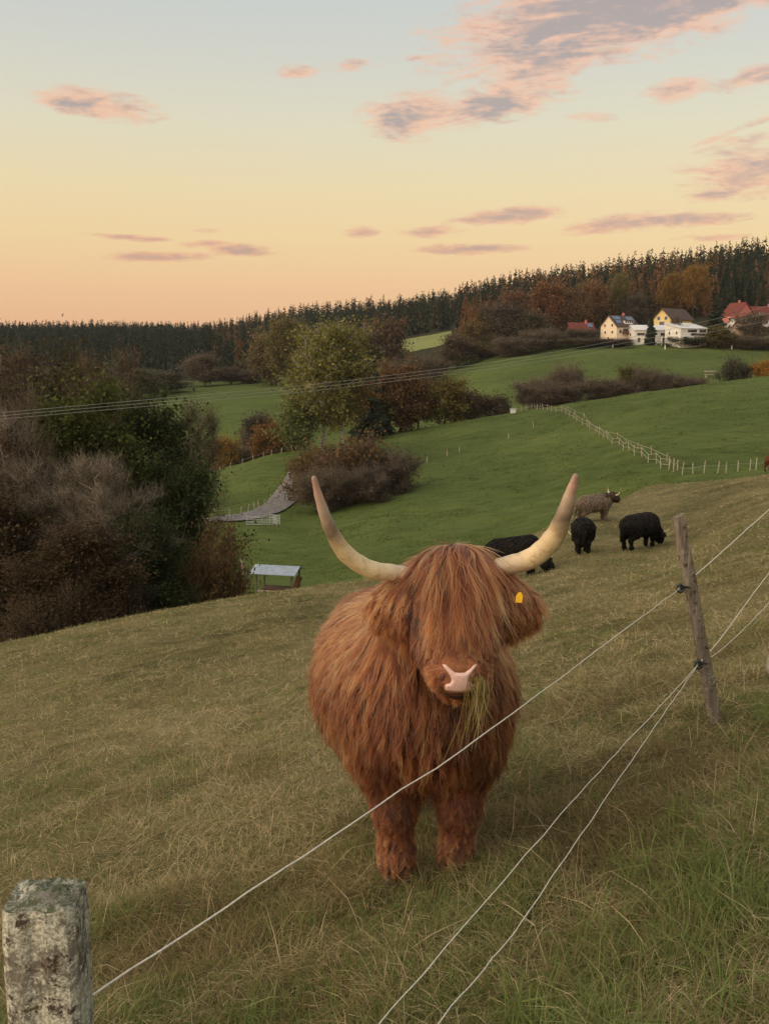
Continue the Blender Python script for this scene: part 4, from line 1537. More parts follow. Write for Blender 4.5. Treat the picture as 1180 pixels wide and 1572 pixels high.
    sidec = smooth(0.07, 0.11, np.abs(qh @ sxw)) * (ct == 'head')
    tint = tint - 0.22 * sidec  # darker cheek hair paints the shaded gap between fringe and ear
    if coat_head is not None:
        tint = np.where(np.isin(ct, ['head', 'ear', 'neck']), 0.0, tint + 0.1)
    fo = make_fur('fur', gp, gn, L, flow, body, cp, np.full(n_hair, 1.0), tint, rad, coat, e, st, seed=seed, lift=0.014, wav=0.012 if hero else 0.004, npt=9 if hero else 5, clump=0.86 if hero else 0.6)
    # horns
    if horn_pts is None:
        horn_pts = []
        for s in (-1, 1):
            b = np.array(along(0.0, 0.09 * s, 0.05))
            horn_pts.append(([b, b + [0.16 * s, 0, 0.0], b + [0.28 * s, -0.02, 0.07], b + [0.34 * s, -0.03, 0.2], b + [0.38 * s, -0.03, 0.32]], [0.034, 0.033, 0.028, 0.018, 0.006]))
    for pts, rr in horn_pts:
        pts = np.array(pts, float)
        k = len(pts)
        ns = 40 if hero else 9
        q = np.linspace(0, k - 1, ns)
        # smooth curve through the points
        i = np.clip(q.astype(int), 0, k - 2)
        u = (q - i)[:, None]
        pm = np.vstack([2 * pts[0] - pts[1], pts, 2 * pts[-1] - pts[-2]])
        a, b, c, d_ = pm[i], pm[i + 1], pm[i + 2], pm[i + 3]
        sp = 0.5 * (2 * b + (c - a) * u + (2 * a - 5 * b + 4 * c - d_) * u ** 2 + (3 * b - a - 3 * c + d_) * u ** 3)
        rs = np.interp(q, range(k), rr)
        if hero:
            rs = rs * (1 + 0.02 * np.sin(np.arange(ns) * 1.7) + 0.012 * g.normal(size=ns))
        sides = 18 if hero else 7
        # round the tip
        dirt = (sp[-1] - sp[-2]) / np.linalg.norm(sp[-1] - sp[-2])
        sp = np.vstack([sp, sp[-1] + dirt * rs[-1] * 0.7, sp[-1] + dirt * rs[-1]])
        rs = np.concatenate([rs, [rs[-1] * 0.7, rs[-1] * 0.15]])
        mb = MB()
        mb.tube(sp, rs, sides)
        tv = np.repeat(np.linspace(0, 1, len(sp)), sides)
        mb.A[-1] = np.concatenate([tv, [0, 1]])
        mb.build('horn', M['horn'], e, True)
    # hooves
    for s in (-1, 1):
        for (fx, fy) in ((0.125 * s, -0.03), (0.145 * s if not hero else (0.115 if s > 0 else -0.055), 1.02)):
            mb = MB()
            for c in (-1, 1):
                p = np.array(sl((fx + 0.026 * c, fy, 0.0)))
                mb.tube([p + [0, 0.01, 0.075], p + [0, -0.005, 0.04], p + [0, -0.012, -0.02]], [0.026, 0.032, 0.037], 8)
            mb.build('hoof', M['hoof'], e, True)
    return e, body, along, dict(ears=ears, ax=axw, up=upw, sx=sxw, H0=H0w, H2=H2w)


def ellipsoid(mb, c, ax3, r, nu=16, nv=12, f=None):
    """ellipsoid with axes ax3 (three unit vectors) and radii r; f displaces unit-sphere points"""
    V, Fq = [], []
    for j in range(nv + 1):
        th = math.pi * j / nv
        for i in range(nu):
            ph = 2 * math.pi * i / nu
            V.append([math.sin(th) * math.cos(ph), math.sin(th) * math.sin(ph), math.cos(th)])
    V = np.array(V)
    if f is not None:
        V = f(V)
    W = np.array(c) + V[:, :1] * r[0] * ax3[0] + V[:, 1:2] * r[1] * ax3[1] + V[:, 2:3] * r[2] * ax3[2]
    for j in range(nv):
        for i in range(nu):
            a, b = j * nu + i, j * nu + (i + 1) % nu
            Fq.append([a, b, b + nu, a + nu])
    mb.raw(W, Fq)


def bright_cow():
    loc = Vector((0.172, 3.75, 0))
    loc.z = float(Z(loc.x, loc.y)) - 0.005
    rz = R(5)
    inv = Matrix.Translation(loc) @ Matrix.Rotation(rz, 4, 'Z')
    inv = inv.inverted()
    def L_(px, py, d):
        return np.array(inv @ P(px, py, d))
    left = [L_(632, 884, 3.44), L_(608, 880, 3.43), L_(568, 874, 3.40), L_(531, 850, 3.37), L_(507, 812, 3.34), L_(491, 768, 3.31), L_(482, 734, 3.29)]
    right = [L_(752, 874, 3.44), L_(775, 869, 3.43), L_(817, 856, 3.40), L_(849, 826, 3.37), L_(865, 790, 3.34), L_(876, 755, 3.31), L_(883, 731, 3.29)]
    px = 3.4 / F
    hr = [13.5 * px, 13.5 * px, 14.5 * px, 13.5 * px, 10.5 * px, 7 * px, 4 * px]
    hr2 = [14.5 * px, 15 * px, 16.5 * px, 16 * px, 12.5 * px, 8.5 * px, 4.5 * px]
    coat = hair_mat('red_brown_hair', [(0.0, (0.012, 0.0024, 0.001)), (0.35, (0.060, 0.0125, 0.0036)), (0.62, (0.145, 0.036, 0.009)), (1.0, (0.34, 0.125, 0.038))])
    skin = plain('red_brown_hide', (0.055, 0.014, 0.005), 0.9, 0.4, 14, 0.1)
    e, body, along, hd = cow('highland_cow', 'shaggy red brown highland cow with long pale horns facing the viewer', loc, rz, coat, skin,
                             slope=0.17, pose='up', hero=True, n_guides=7500, n_hair=95000, rad=0.00125, head_line=(L_(698, 896, 3.47), L_(703, 1030, 3.22)), head_x=np.array([math.cos(rz), -math.sin(rz), 0]), wide=0.035, horn_pts=[(left, hr), (right, hr2)])
    k45 = 0.7071
    hd['ax'], hd['up'] = hd['ax'] * k45 + hd['up'] * k45, hd['up'] * k45 - hd['ax'] * k45      # the nose looks forward and up
    ax3 = (hd['sx'], hd['up'], hd['ax'])
    # muzzle: broad soft nose with nostrils
    c = np.array(along(0.99, 0, 0.0)) + hd['ax'] * 0.022
    front = hd['ax'] * 0.92 + hd['up'] * 0.0
    def shape(v):
        v = v.copy()
        # flatten the front, widen towards the nostrils, press the nostrils in
        v[:, 2] = np.where(v[:, 2] > 0.55, 0.55 + (v[:, 2] - 0.55) * 0.6, v[:, 2])
        return v
    mz = MB()
    ellipsoid(mz, c, ax3, (0.103, 0.080, 0.090), 28, 20, shape)
    mo = mz.build('muzzle', M['skin_tan'], e, True)
    F0 = c + hd['ax'] * 0.066                        # front plane of the nose
    def at_front(x, y, off=0.0):
        # a point on the muzzle front: x across, y up, following its roundness
        x, y = x * 1.14, y * 1.12
        q = 1 - (x / 0.103) ** 2 - (y / 0.080) ** 2
        z = 0.090 * math.sqrt(max(q, 0.02))
        z = 0.0495 + (z - 0.0495) * 0.6 if z > 0.0495 else z
        return c + hd['sx'] * x + hd['up'] * y + hd['ax'] * (z + off)
    # pink nose leather: a pad with two wings reaching up beside the nostrils
    half = [(0, 0.019), (0.014, 0.020), (0.026, 0.028), (0.040, 0.040), (0.050, 0.041), (0.051, 0.035), (0.040, 0.022), (0.030, 0.008), (0.026, -0.004), (0.030, -0.014),
            (0.042, -0.017), (0.046, -0.026), (0.043, -0.040), (0.030, -0.044), (0, -0.046)]
    poly = np.array(half + [(-x, y) for x, y in half[::-1]])
    A_, B_ = poly, np.roll(poly, -1, 0)
    def edge_dist(p):
        ab = B_ - A_
        t_ = np.clip(((p - A_) * ab).sum(1) / ((ab * ab).sum(1) + 1e-12), 0, 1)
        dd = np.linalg.norm(p - A_ - ab * t_[:, None], axis=1).min()
        ins = False
        for k_ in range(len(A_)):
            if (A_[k_, 1] > p[1]) != (B_[k_, 1] > p[1]) and p[0] < (B_[k_, 0] - A_[k_, 0]) * (p[1] - A_[k_, 1]) / (B_[k_, 1] - A_[k_, 1] + 1e-12) + A_[k_, 0]:
                ins = not ins
        return dd if ins else -dd
    gx = np.linspace(-0.056, 0.056, 57)
    gy = np.linspace(-0.050, 0.046, 49)
    ed = np.array([[edge_dist(np.array([x_, y_])) for x_ in gx] for y_ in gy])
    Vp = [at_front(x_, y_, -0.004 + 0.0105 * float(smooth(-0.004, 0.009, np.array(ed[r_, q_]))) + 0.0008 * math.sin(x_ * 900) * math.sin(y_ * 800)) for r_, y_ in enumerate(gy) for q_, x_ in enumerate(gx)]
    Fp = [[r_ * 57 + q_, r_ * 57 + q_ + 1, (r_ + 1) * 57 + q_ + 1, (r_ + 1) * 57 + q_] for r_ in range(48) for q_ in range(56) if max(ed[r_, q_], ed[r_ + 1, q_], ed[r_, q_ + 1], ed[r_ + 1, q_ + 1]) > -0.002]
    pad = MB()
    pad.raw(Vp, Fp)
    pad.build('nose', M['skin_pink'], mo, True)
    for s in (-1, 1):
        nb = MB()
        ellipsoid(nb, at_front(0.047 * s, 0.004, -0.0075), (np.array(hd['sx']) * 0.85 + np.array(hd['up']) * 0.5 * s, np.array(hd['up']) * 0.85 - np.array(hd['sx']) * 0.5 * s, hd['ax']), (0.0135, 0.0215, 0.0095), 14, 10)
        nb.build('nostril', M['nostril'], mo, True)
    # short hair on the muzzle round the bare nose
    gm = np.random.default_rng(9)
    def muzzle_roots(n_):
        v_ = rand_unit(gm, n_ * 4)
        v_ = v_[v_[:, 2] > -0.35]
        vs = shape(v_)
        X_, Y_ = vs[:, 0] * 0.103 / 1.14, vs[:, 1] * 0.080 / 1.12
        front_ = vs[:, 2] > 0.2
        okk = np.array([not f_ or (edge_dist(np.array([x_, y_])) < -0.003 and math.hypot(abs(x_) - 0.047, (y_ - 0.004) * 0.8) > 0.013 and y_ > -0.046) for x_, y_, f_ in zip(X_, Y_, front_)])
        vs = vs[okk][:n_]
        W = c + vs[:, :1] * 0.103 * hd['sx'] + vs[:, 1:2] * 0.080 * hd['up'] + vs[:, 2:3] * 0.090 * hd['ax']
        nr = vs[:, :1] / 0.103 * hd['sx'] + vs[:, 1:2] / 0.080 * hd['up'] + vs[:, 2:3] / 0.090 * hd['ax']
        nr /= np.linalg.norm(nr, axis=1, keepdims=True)
        return W, nr
    gw, gnr = muzzle_roots(700)
    cw, cnr = muzzle_roots(5000)
    fl = gnr * 0.5 - hd['ax'] * 0.7 + np.array([0, 0, -0.35]) + hd['sx'] * ((gw - c) @ hd['sx'])[:, None] * 6
    fl /= np.linalg.norm(fl, axis=1, keepdims=True)
    mb_ = Body([('muzzle', tuple(c - hd['sx'] * 0.02), tuple(c + hd['sx'] * 0.02), 0.07, 0.07)])
    make_fur('fur', gw, gnr, np.full(len(gw), 0.022), fl, mb_, cw, np.ones(len(cw)), np.full(len(cw), 0.50), 0.0009, coat, mo, np.full(len(gw), 0.3), seed=4, lift=0.004, wav=0.002, clump=0.3)
    lip = MB()
    lp = [at_front(x, -0.050 - 0.003 * (x / 0.06) ** 2, -0.003) for x in np.linspace(-0.055, 0.055, 15)]
    lip.tube(lp, [0.005] * 15, 6)
    lip.build('mouth', M['lip'], mo, True)
    ch = MB()
    ellipsoid(ch, c - hd['up'] * 0.070 - hd['ax'] * 0.012, ax3, (0.056, 0.026, 0.055), 16, 12)
    ch.build('chin', M['lip'], mo, True)
    for s in (-1, 1):
        eb = MB()
        ellipsoid(eb, along(0.36, 0.108 * s, 0.045), ax3, (0.024, 0.024, 0.026), 14, 10)
        eb.build('eye', M['eye'], e, True)
    # ear tag
    a, b = hd['ears'][1]
    tp = np.array(inv @ P(797, 918, 3.27))
    tb = MB()
    tb.prism([(-0.013, -0.016), (0.013, -0.016), (0.014, 0.006), (0.005, 0.020), (-0.005, 0.020), (-0.014, 0.006)], hd['sx'] * 0.8 + hd['ax'] * 0.3, np.array([0.1, 0, 1]), hd['ax'] * 0.6 - hd['sx'] * 0.6, tp, 0.003)
    tg_ = tb.build('ear_tag', M['eartag'], e)
    # wisp of hay hanging from the mouth
    g = np.random.default_rng(3)
    hay = MB()
    p0 = P(734, 1050, 3.06)
    for k in range(90):
        a0 = np.array(p0) + np.array([g.normal() * 0.013, g.normal() * 0.012 + 0.01, g.normal() * 0.008 + 0.012])
        Lh = g.choice([0.10, 0.17, 0.30], p=[0.45, 0.42, 0.13]) * g.uniform(0.7, 1.1)
        dx, dy = g.normal() * 0.10 - 0.03 + (-0.16 if Lh > 0.22 else 0.02), g.normal() * 0.10
        tq = np.linspace(0, 1, 5)
        pts = np.stack([a0[0] + dx * Lh * tq + 0.008 * np.sin(tq * 5 + k), a0[1] + dy * Lh * tq, a0[2] - Lh * tq], 1)
        hay.tube(pts, np.array([0.0012, 0.0012, 0.0011, 0.001, 0.0004]) * g.uniform(0.7, 1.3), 3, cap=False)
        hay.A[-1] = np.full(len(hay.V[-1]), g.random())
    ho = hay.build('hay_wisp', ramp_mat('hay_stalks', [(0, (0.13, 0.10, 0.035)), (0.5, (0.30, 0.23, 0.09)), (1, (0.50, 0.40, 0.19))], 0.2))
    tag(ho, 'wisp of dry hay hanging from the mouth of the red brown cow', 'hay')


def far_cattle():
    black = hair_mat('black_hair', [(0, (0.004, 0.003, 0.003)), (0.5, (0.009, 0.007, 0.006)), (1, (0.03, 0.022, 0.017))], hair=False)
    bskin = plain('black_hide', (0.006, 0.005, 0.005), 0.9, 0.3, 12, 0.1)
    dun = hair_mat('dun_hair', [(0, (0.018, 0.010, 0.006)), (0.3, (0.10, 0.072, 0.05)), (0.6, (0.17, 0.128, 0.092)), (1, (0.25, 0.20, 0.145))], hair=False)
    dskin = plain('dun_hide', (0.09, 0.065, 0.045), 0.9, 0.3, 12, 0.1)
    red = hair_mat('red_hair', [(0, (0.05, 0.018, 0.008)), (0.5, (0.14, 0.055, 0.022)), (1, (0.22, 0.09, 0.04))], hair=False)
    rskin = plain('red_hide', (0.10, 0.04, 0.017), 0.9, 0.3, 12, 0.1)
    grp = 'cattle grazing on the far meadow'
    L = [(893, 848, 30, R(172), black, bskin, 'graze', 'black highland cow seen from behind, tail hanging, between two others', 1.0),
         (982, 837, 30.5, R(128), black, bskin, 'graze', 'black highland cow grazing with its head in the grass, nearest the leaning post', 1.0),
         (912, 797, 40, R(112), dun, dskin, 'level', 'dun brown cow with dark head walking along the brow above the black ones', 1.0),
         (790, 886, 26.5, R(62), black, bskin, 'graze', 'black highland cow grazing just behind the long horn of the red brown cow', 1.0),
         (1203, 752, 46, R(60), red, rskin, 'graze', 'reddish cow cut off by the right edge on the meadow brow', 1.0)]
    for i, (px, py, d, rz, coat, skin, pose, lab, sc) in enumerate(L):
        c = G(px, py, d)
        fw = Vector((math.sin(rz), -math.cos(rz)))
        # centre the animal on the point
        x, y = c.x + fw.x * 0.45, c.y + fw.y * 0.45
        z = float(Z(x, y))
        zb = float(Z(x - fw.x * 1.0, y - fw.y * 1.0))
        rt = Vector((math.cos(rz), math.sin(rz)))
        zr = float(Z(x + rt.x * 0.5, y + rt.y * 0.5)) - float(Z(x - rt.x * 0.5, y - rt.y * 0.5))
        cow('highland_cow', lab, Vector((x, y, z)), rz, coat, skin, slope=z - zb, pose=pose, n_guides=700, n_hair=9000, rad=0.006, seed=20 + i, fur_len=0.8,
            coat_head=True if coat is dun else None, group=grp, roll=0.0)


bright_cow()
far_cattle()

# ------------------------------------------------------------------ grass
POST1 = P(72, 1380, 1.34)
POST2F = G(1110, 1105, 5.2)
FX0, FY0 = POST1.x, POST1.y
FDX, FDY = POST2F.x - FX0, POST2F.y - FY0
FL = math.hypot(FDX, FDY)


def fence_side(x, y):
    """metres on the viewer's side of the fence line (positive)"""
    return ((x - FX0) * FDY - (y - FY0) * FDX) / FL


def green_amount(x, y):
    """how green the sward is, 0 straw .. 1 fresh"""
    a = fbm(x * 0.9 + 5, y * 0.9 + 2, 3)
    b = fbm(x * 2.6 + 50, y * 2.6 + 20, 2)
    v = 0.02 + 0.9 * (a - 0.46) + 1.1 * (b - 0.5)
    v = v + 0.50 * smooth(-0.1, 0.55, fence_side(x, y)) * (0.2 + 1.2 * a) * (1 - smooth(7, 12, y))
    # fresh tufts round the cow's feet and below her
    for cx, cy, r, k in ((-0.20, 3.2, 0.55, 0.30), (0.35, 3.35, 0.5, 0.16), (0.9, 3.0, 0.5, 0.10), (1.0, 2.4, 0.5, 0.16), (0.0, 2.7, 0.45, 0.22), (-0.6, 2.9, 0.4, 0.2)):
        v = v + k * np.exp(-((x - cx) ** 2 + (y - cy) ** 2) / (r * r)) * (0.5 + b)
    v = v + 0.12 * smooth(9, 20, y)
    return np.clip(v, 0, 1)


def sample_ground(g, n, d0, d1, t0, t1, power=1.0):
    """points spread evenly over the ground in the view wedge"""
    u = g.random(n)
    y = np.sqrt(d0 ** 2 + (d1 ** 2 - d0 ** 2) * u)
    t = g.uniform(t0, t1, n)
    return t * y, y


def blades(mb_list, g, x, y, L, w, lean, az, tint, droop):
    """bent blades of three faces each"""
    n = len(x)
    z = Z(x, y) - 0.006
    root = np.stack([x, y, z], 1)
    d = np.stack([np.cos(az), np.sin(az), np.zeros(n)], 1)
    s = np.stack([-np.sin(az), np.cos(az), np.zeros(n)], 1)
    tw = g.normal(size=n) * 0.7
    s = s * np.cos(tw)[:, None] + np.array([0, 0, 1.0]) * np.sin(tw)[:, None]
    up = np.array([0, 0, 1.0])
    l1 = (L * 0.5)[:, None]
    p1 = root + (d * np.sin(lean)[:, None] + up * np.cos(lean)[:, None]) * l1
    le2 = np.minimum(lean + droop, 2.0)
    p2 = p1 + (d * np.sin(le2)[:, None] + up * np.cos(le2)[:, None]) * l1
    zg1 = Z(p1[:, 0], p1[:, 1]) + 0.004
    zg2 = Z(p2[:, 0], p2[:, 1]) + 0.003
    p1[:, 2] = np.maximum(p1[:, 2], zg1)
    p2[:, 2] = np.maximum(p2[:, 2], zg2 + g.random(n) * 0.012)
    W = (w * 0.5)[:, None]
    V = np.stack([root - s * W, root + s * W, p1 - s * W * 0.8, p1 + s * W * 0.8, p2], 1).reshape(-1, 3)
    i = np.arange(n)[:, None] * 5
    mb_list.append((V, i + [0, 1, 3, 2], i + [2, 3, 4], np.repeat(tint, 5)))


def build_stuff(name, parts, mat, label, cat):
    off = 0
    Vs, Q, T_, A = [], [], [], []
    for V, q, t, a in parts:
        Vs.append(V)
        Q.append(q + off)
        T_.append(t + off)
        A.append(a)
        off += len(V)
    me = mesh_np(name, np.vstack(Vs), [np.vstack(Q), np.vstack(T_)], False, {'tint': np.concatenate(A)})
    me.materials.append(mat)
    o = link(bpy.data.objects.new(name, me))
    return tag(o, label, cat, None, 'stuff')


GRASS_RAMP = [(0.0, (0.13, 0.095, 0.048)), (0.14, (0.26, 0.20, 0.10)), (0.30, (0.40, 0.325, 0.18)), (0.40, (0.55, 0.46, 0.28)), (0.47, (0.27, 0.24, 0.105)),
              (0.58, (0.20, 0.195, 0.078)), (0.70, (0.155, 0.175, 0.060)), (0.86, (0.135, 0.185, 0.052)), (1.0, (0.19, 0.25, 0.080))]


def meadow_grass():
    g = np.random.default_rng(21)
    parts = []

    def tints(x, y, n):
        ga = green_amount(x, y)
        fresh = g.random(n) < np.clip(0.22 + 0.85 * ga, 0, 0.93)
        br = smooth(0.56, 0.70, fbm(x * 1.1 + 80, y * 1.1 + 7, 3)) * 0.12     # patches of browner thatch
        for cx, cy, rr_ in ((1.25, 4.55, 0.4), (0.75, 3.75, 0.35), (-0.45, 3.75, 0.4), (-0.05, 3.5, 0.3), (-0.25, 2.75, 0.3), (0.75, 2.75, 0.25), (1.75, 5.1, 0.35)):
            br = br + 0.09 * np.exp(-((x - cx) ** 2 + (y - cy) ** 2) / (rr_ * rr_))
        t = np.where(fresh, 0.50 + 0.50 * np.clip(g.beta(2.2, 2.6, n) + (ga - 0.4) * 0.35, 0, 1), np.clip(0.44 * g.beta(2.6, 2.0, n) - br, 0, 0.44))
        return np.where(fresh & (g.random(n) < br * 3), g.uniform(0, 0.15, n), t), fresh, ga
    # dense sward near the viewer
    for n, d0, d1, ws, ls in ((120000, 1.9, 4.4, 1.0, 1.0), (105000, 4.4, 8.0, 1.35, 1.0), (85000, 8.0, 16, 2.3, 1.05), (75000, 16, 32, 4.2, 1.15), (60000, 32, 66, 7.5, 1.35)):
        x, y = sample_ground(g, n, d0, d1, -0.56, 0.56)
        ok = y < ridge_d(x / y) * 1.1
        x, y = x[ok], y[ok]
        # bare trodden spots carry little grass
        bare = smooth(0.66, 0.76, fbm(x * 1.7 + 11, y * 1.7 + 60, 3))
        ok = g.random(len(x)) > bare * 0.7
        x, y = x[ok], y[ok]
        n = len(x)
        t, fresh, ga = tints(x, y, n)
        tall = fbm(x * 3.1, y * 3.1, 2)
        L = np.where(fresh, g.uniform(0.035, 0.095, n), g.uniform(0.05, 0.14, n)) * (0.45 + 1.1 * tall) * ls
        L = L * (1 + 1.0 * smooth(0.0, 0.6, fence_side(x, y)) * ga * (y < 9))
        w = np.where(fresh, g.uniform(0.0022, 0.0042, n), g.uniform(0.0014, 0.0030, n)) * ws
        lean = np.where(fresh, np.abs(g.normal(0.55, 0.35, n)), np.clip(g.normal(1.22, 0.34, n), 0.1, 1.62))
        # lying grass is combed in swirls
        az = 6.28 * 2.2 * fbm(x * 0.8 + 3, y * 0.8 + 8, 2) + g.normal(size=n) * np.where(fresh, 2.2, 1.7)
        blades(parts, g, x, y, L, w, lean, az, t, np.abs(g.normal(0.45, 0.3, n)))
    # a few long straws standing out
    n = 2600
    x, y = sample_ground(g, n, 2.0, 9, -0.56, 0.56)
    blades(parts, g, x, y, g.uniform(0.16, 0.36, n), g.uniform(0.0015, 0.003, n), np.clip(g.normal(0.95, 0.4, n), 0.1, 1.5), g.random(n) * 6.28, g.uniform(0.28, 0.44, n), np.abs(g.normal(0.4, 0.3, n)))
    # tall fresh tussocks on the viewer's side of the fence
    n = 400
    x, y = sample_ground(g, n, 2.0, 6.5, 0.12, 0.56)
    ok = (fence_side(x, y) > 0.15) & (fbm(x * 1.9 + 30, y * 1.9, 2) > 0.5)
    x, y = x[ok], y[ok]
    k = 26
    xs = np.repeat(x, k) + g.normal(size=len(x) * k) * 0.035
    ys = np.repeat(y, k) + g.normal(size=len(x) * k) * 0.035
    n = len(xs)
    blades(parts, g, xs, ys, g.uniform(0.12, 0.27, n), g.uniform(0.0026, 0.0045, n), np.abs(g.normal(0.5, 0.3, n)), g.random(n) * 6.28, np.clip(g.normal(0.80, 0.13, n), 0.5, 1), np.abs(g.normal(0.7, 0.3, n)))
    build_stuff('grass', parts, ramp_mat('meadow_grass', GRASS_RAMP, 0.32), 'short matted autumn grass, straw coloured with green patches, covering the meadow', 'grass')


meadow_grass()


def pasture_grass():
    """tufts that roughen the green slopes beyond the brow"""
    g = np.random.default_rng(22)
    parts = []
    for n, d0, d1, sz in ((90000, 62, 140, 0.20), (60000, 140, 260, 0.32), (15000, 290, 440, 0.45)):
        x, y = sample_ground(g, n, d0, d1, -0.20, 0.46)
        cl = fbm(x * 0.22, y * 0.22, 3)
        ok = (g.random(n) < smooth(0.35, 0.7, cl)) & (y > ridge_d(x / y) * 1.25)
        x, y, cl = x[ok], y[ok], cl[ok]
        n = len(x)
        t = np.clip(0.35 + 0.9 * (fbm(x * 0.06 + 4, y * 0.06, 3) - 0.45) + g.normal(size=n) * 0.13, 0, 1)
        blades(parts, g, x, y, sz * g.uniform(0.6, 1.3, n), sz * 0.5 * g.uniform(0.6, 1.2, n), np.clip(g.normal(1.3, 0.2, n), 0.5, 1.6), g.random(n) * 6.28, t, np.abs(g.normal(0.5, 0.2, n)))
    build_stuff('pasture_tufts', parts, ramp_mat('pasture_tuft', [(0, (0.070, 0.085, 0.025)), (0.4, (0.10, 0.125, 0.034)), (0.75, (0.14, 0.155, 0.045)), (1, (0.22, 0.21, 0.08))], 0.2),
                'green grass tufts on the pasture slopes beyond the brow', 'grass')


pasture_grass()

# ------------------------------------------------------------------ near fence
M['lichen_wood'] = wood_mat('lichened_wood', [(0.045, 0.036, 0.028), (0.13, 0.11, 0.085), (0.24, 0.21, 0.17), (0.33, 0.30, 0.25)], 0.8)
M['grey_wood'] = wood_mat('grey_split_wood', [(0.055, 0.044, 0.033), (0.15, 0.122, 0.094), (0.25, 0.21, 0.168), (0.36, 0.31, 0.26)], 0.12)
M['plastic_black'] = plain('black_plastic', (0.02, 0.022, 0.022), 0.35, 0.3, 30, 0.4)
M['twine'] = plain('pale_fence_wire', (0.56, 0.52, 0.45), 0.6, 0.2, 120, 0.3)


def square_post(name, foot, top, wx, wy, rz, mat, seed, label, cat='fence post', peak=0.0):
    """worn square post with uneven faces, chipped top and a drying crack"""
    g = np.random.default_rng(seed)
    foot, top = np.array(foot, float), np.array(top, float)
    rows = 26
    per = 28
    e = empty(name, tuple(foot), 0, label, cat)
    V = []
    ax = top - foot
    for j in range(rows):
        t = j / (rows - 1)
        c = ax * t
        for i in range(per):
            a = 2 * math.pi * i / per
            ca, sa = math.cos(a), math.sin(a)
            q = 1 / max(abs(ca), abs(sa))
            q = q ** 0.9
            r = 0.5 * q * (1 + 0.018 * math.sin(j * 0.7 + i * 1.3) + 0.008 * g.normal()) * (1 - 0.05 * float(smooth(0.96, 1.0, np.array(t))))
            crack = 0.14 * math.exp(-((i - per * 0.73) / 0.7) ** 2) * smooth(0.35, 1.0, np.array(t))
            lx, ly = wx * ca * r * (1 - crack), wy * sa * r * (1 - crack)
            x = lx * math.cos(rz) - ly * math.sin(rz)
            y = lx * math.sin(rz) + ly * math.cos(rz)
            chip = (peak * (0.5 * lx / wx + 0.2) - 0.004 * g.random()) * (t > 0.985)
            V.append(c + [x, y, chip])
    Fq = []
    for j in range(rows - 1):
        for i in range(per):
            k = (i + 1) % per
            Fq.append([j * per + i, j * per + k, (j + 1) * per + k, (j + 1) * per + i])
    # the worn top: rings closing to the middle
    base = (rows - 1) * per
    last = base
    Tr = []
    rough = {}
    for ring in (0.93, 0.8, 0.6, 0.4, 0.2):
        st = len(V)
        for i in range(per):
            p = ax + (np.array(V[base + i]) - ax) * ring
            V.append(p + [0, 0, 0.006 * (1 - ring) + 0.010 * (float(vnoise(p[0] * 60 + 9, p[1] * 60 + seed)) - 0.5)])
        for i in range(per):
            k = (i + 1) % per
            Fq.append([last + i, last + k, st + k, st + i])
        last = st
    V.append(np.array(V[last:last + per]).mean(0))
    for i in range(per):
        Tr.append([last + i, last + (i + 1) % per, len(V) - 1])
    mb = MB()
    mb.raw(V, Fq, Tr)
    mb.build('post', mat, e, False)
    return e


g1 = Vector((POST1.x, POST1.y, float(Z(POST1.x, POST1.y)) - 0.3))
p1 = square_post('fence_post', tuple(g1), tuple(P(70, 1372, 1.34)), 0.106, 0.10, R(4), M['lichen_wood'], 3, 'square lichen covered wooden fence post in the bottom left corner')
foot2 = POST2F + Vector((0.02, 0, -0.3))
top2 = P(1040, 793, 5.12)
p2 = square_post('fence_post', tuple(foot2), tuple(top2), 0.060, 0.055, R(15), M['grey_wood'], 5, 'thin grey split wooden fence post leaning to the left beside the meadow', peak=0.04)


def insulator(post, c, s=1.0):
    c = np.array(c) - np.array(post.location)
    mb = MB()
    a = np.linspace(0, 2 * math.pi, 13)
    for k in (-1, 1):
        ring = np.stack([c[0] + 0.018 * s * np.cos(a), np.full(13, c[1]) + 0.006 * k, c[2] + 0.020 * s * np.sin(a)], 1)
        mb.tube(ring, 0.007 * s, 6)
    mb.tube([c + [0.0, 0, 0], c + [0.03 * s, 0.0, 0.006], c + [0.055 * s, 0.01, 0.002]], [0.010 * s, 0.007 * s, 0.005 * s], 6)
    mb.build('insulator', M['plastic_black'], post, True)


I1 = P(1043, 903, 5.10)
I2 = P(1071, 1020, 5.08)
insulator(p2, I1)
insulator(p2, I2)


def wire(name, pts, label, rad=0.0032, sag=0.0, kink=0.004, n=70, seed=1, group='wires of the fence beside the cow'):
    g = np.random.default_rng(seed)
    pts = np.array([list(p) for p in pts], float)
    k = len(pts)
    seg = np.concatenate([[0], np.cumsum(np.linalg.norm(np.diff(pts, axis=0), axis=1))])
    s = np.linspace(0, seg[-1], n)
    q = np.stack([np.interp(s, seg, pts[:, i]) for i in range(3)], 1)
    for i in range(k - 1):
        m = (s >= seg[i]) & (s <= seg[i + 1])
        u = (s[m] - seg[i]) / (seg[i + 1] - seg[i])
        q[m, 2] -= sag * 4 * u * (1 - u)
    j_ = g.normal(size=(n, 3)) * kink
    j_[1:-1] = (j_[:-2] + j_[1:-1] + j_[2:]) / 2
    q[1:-1] += j_[1:-1]
    mb = MB()
    mb.tube(q, rad, 6)
    o = mb.build(name, M['twine'], None, True)
    return tag(o, label, 'wire', group)


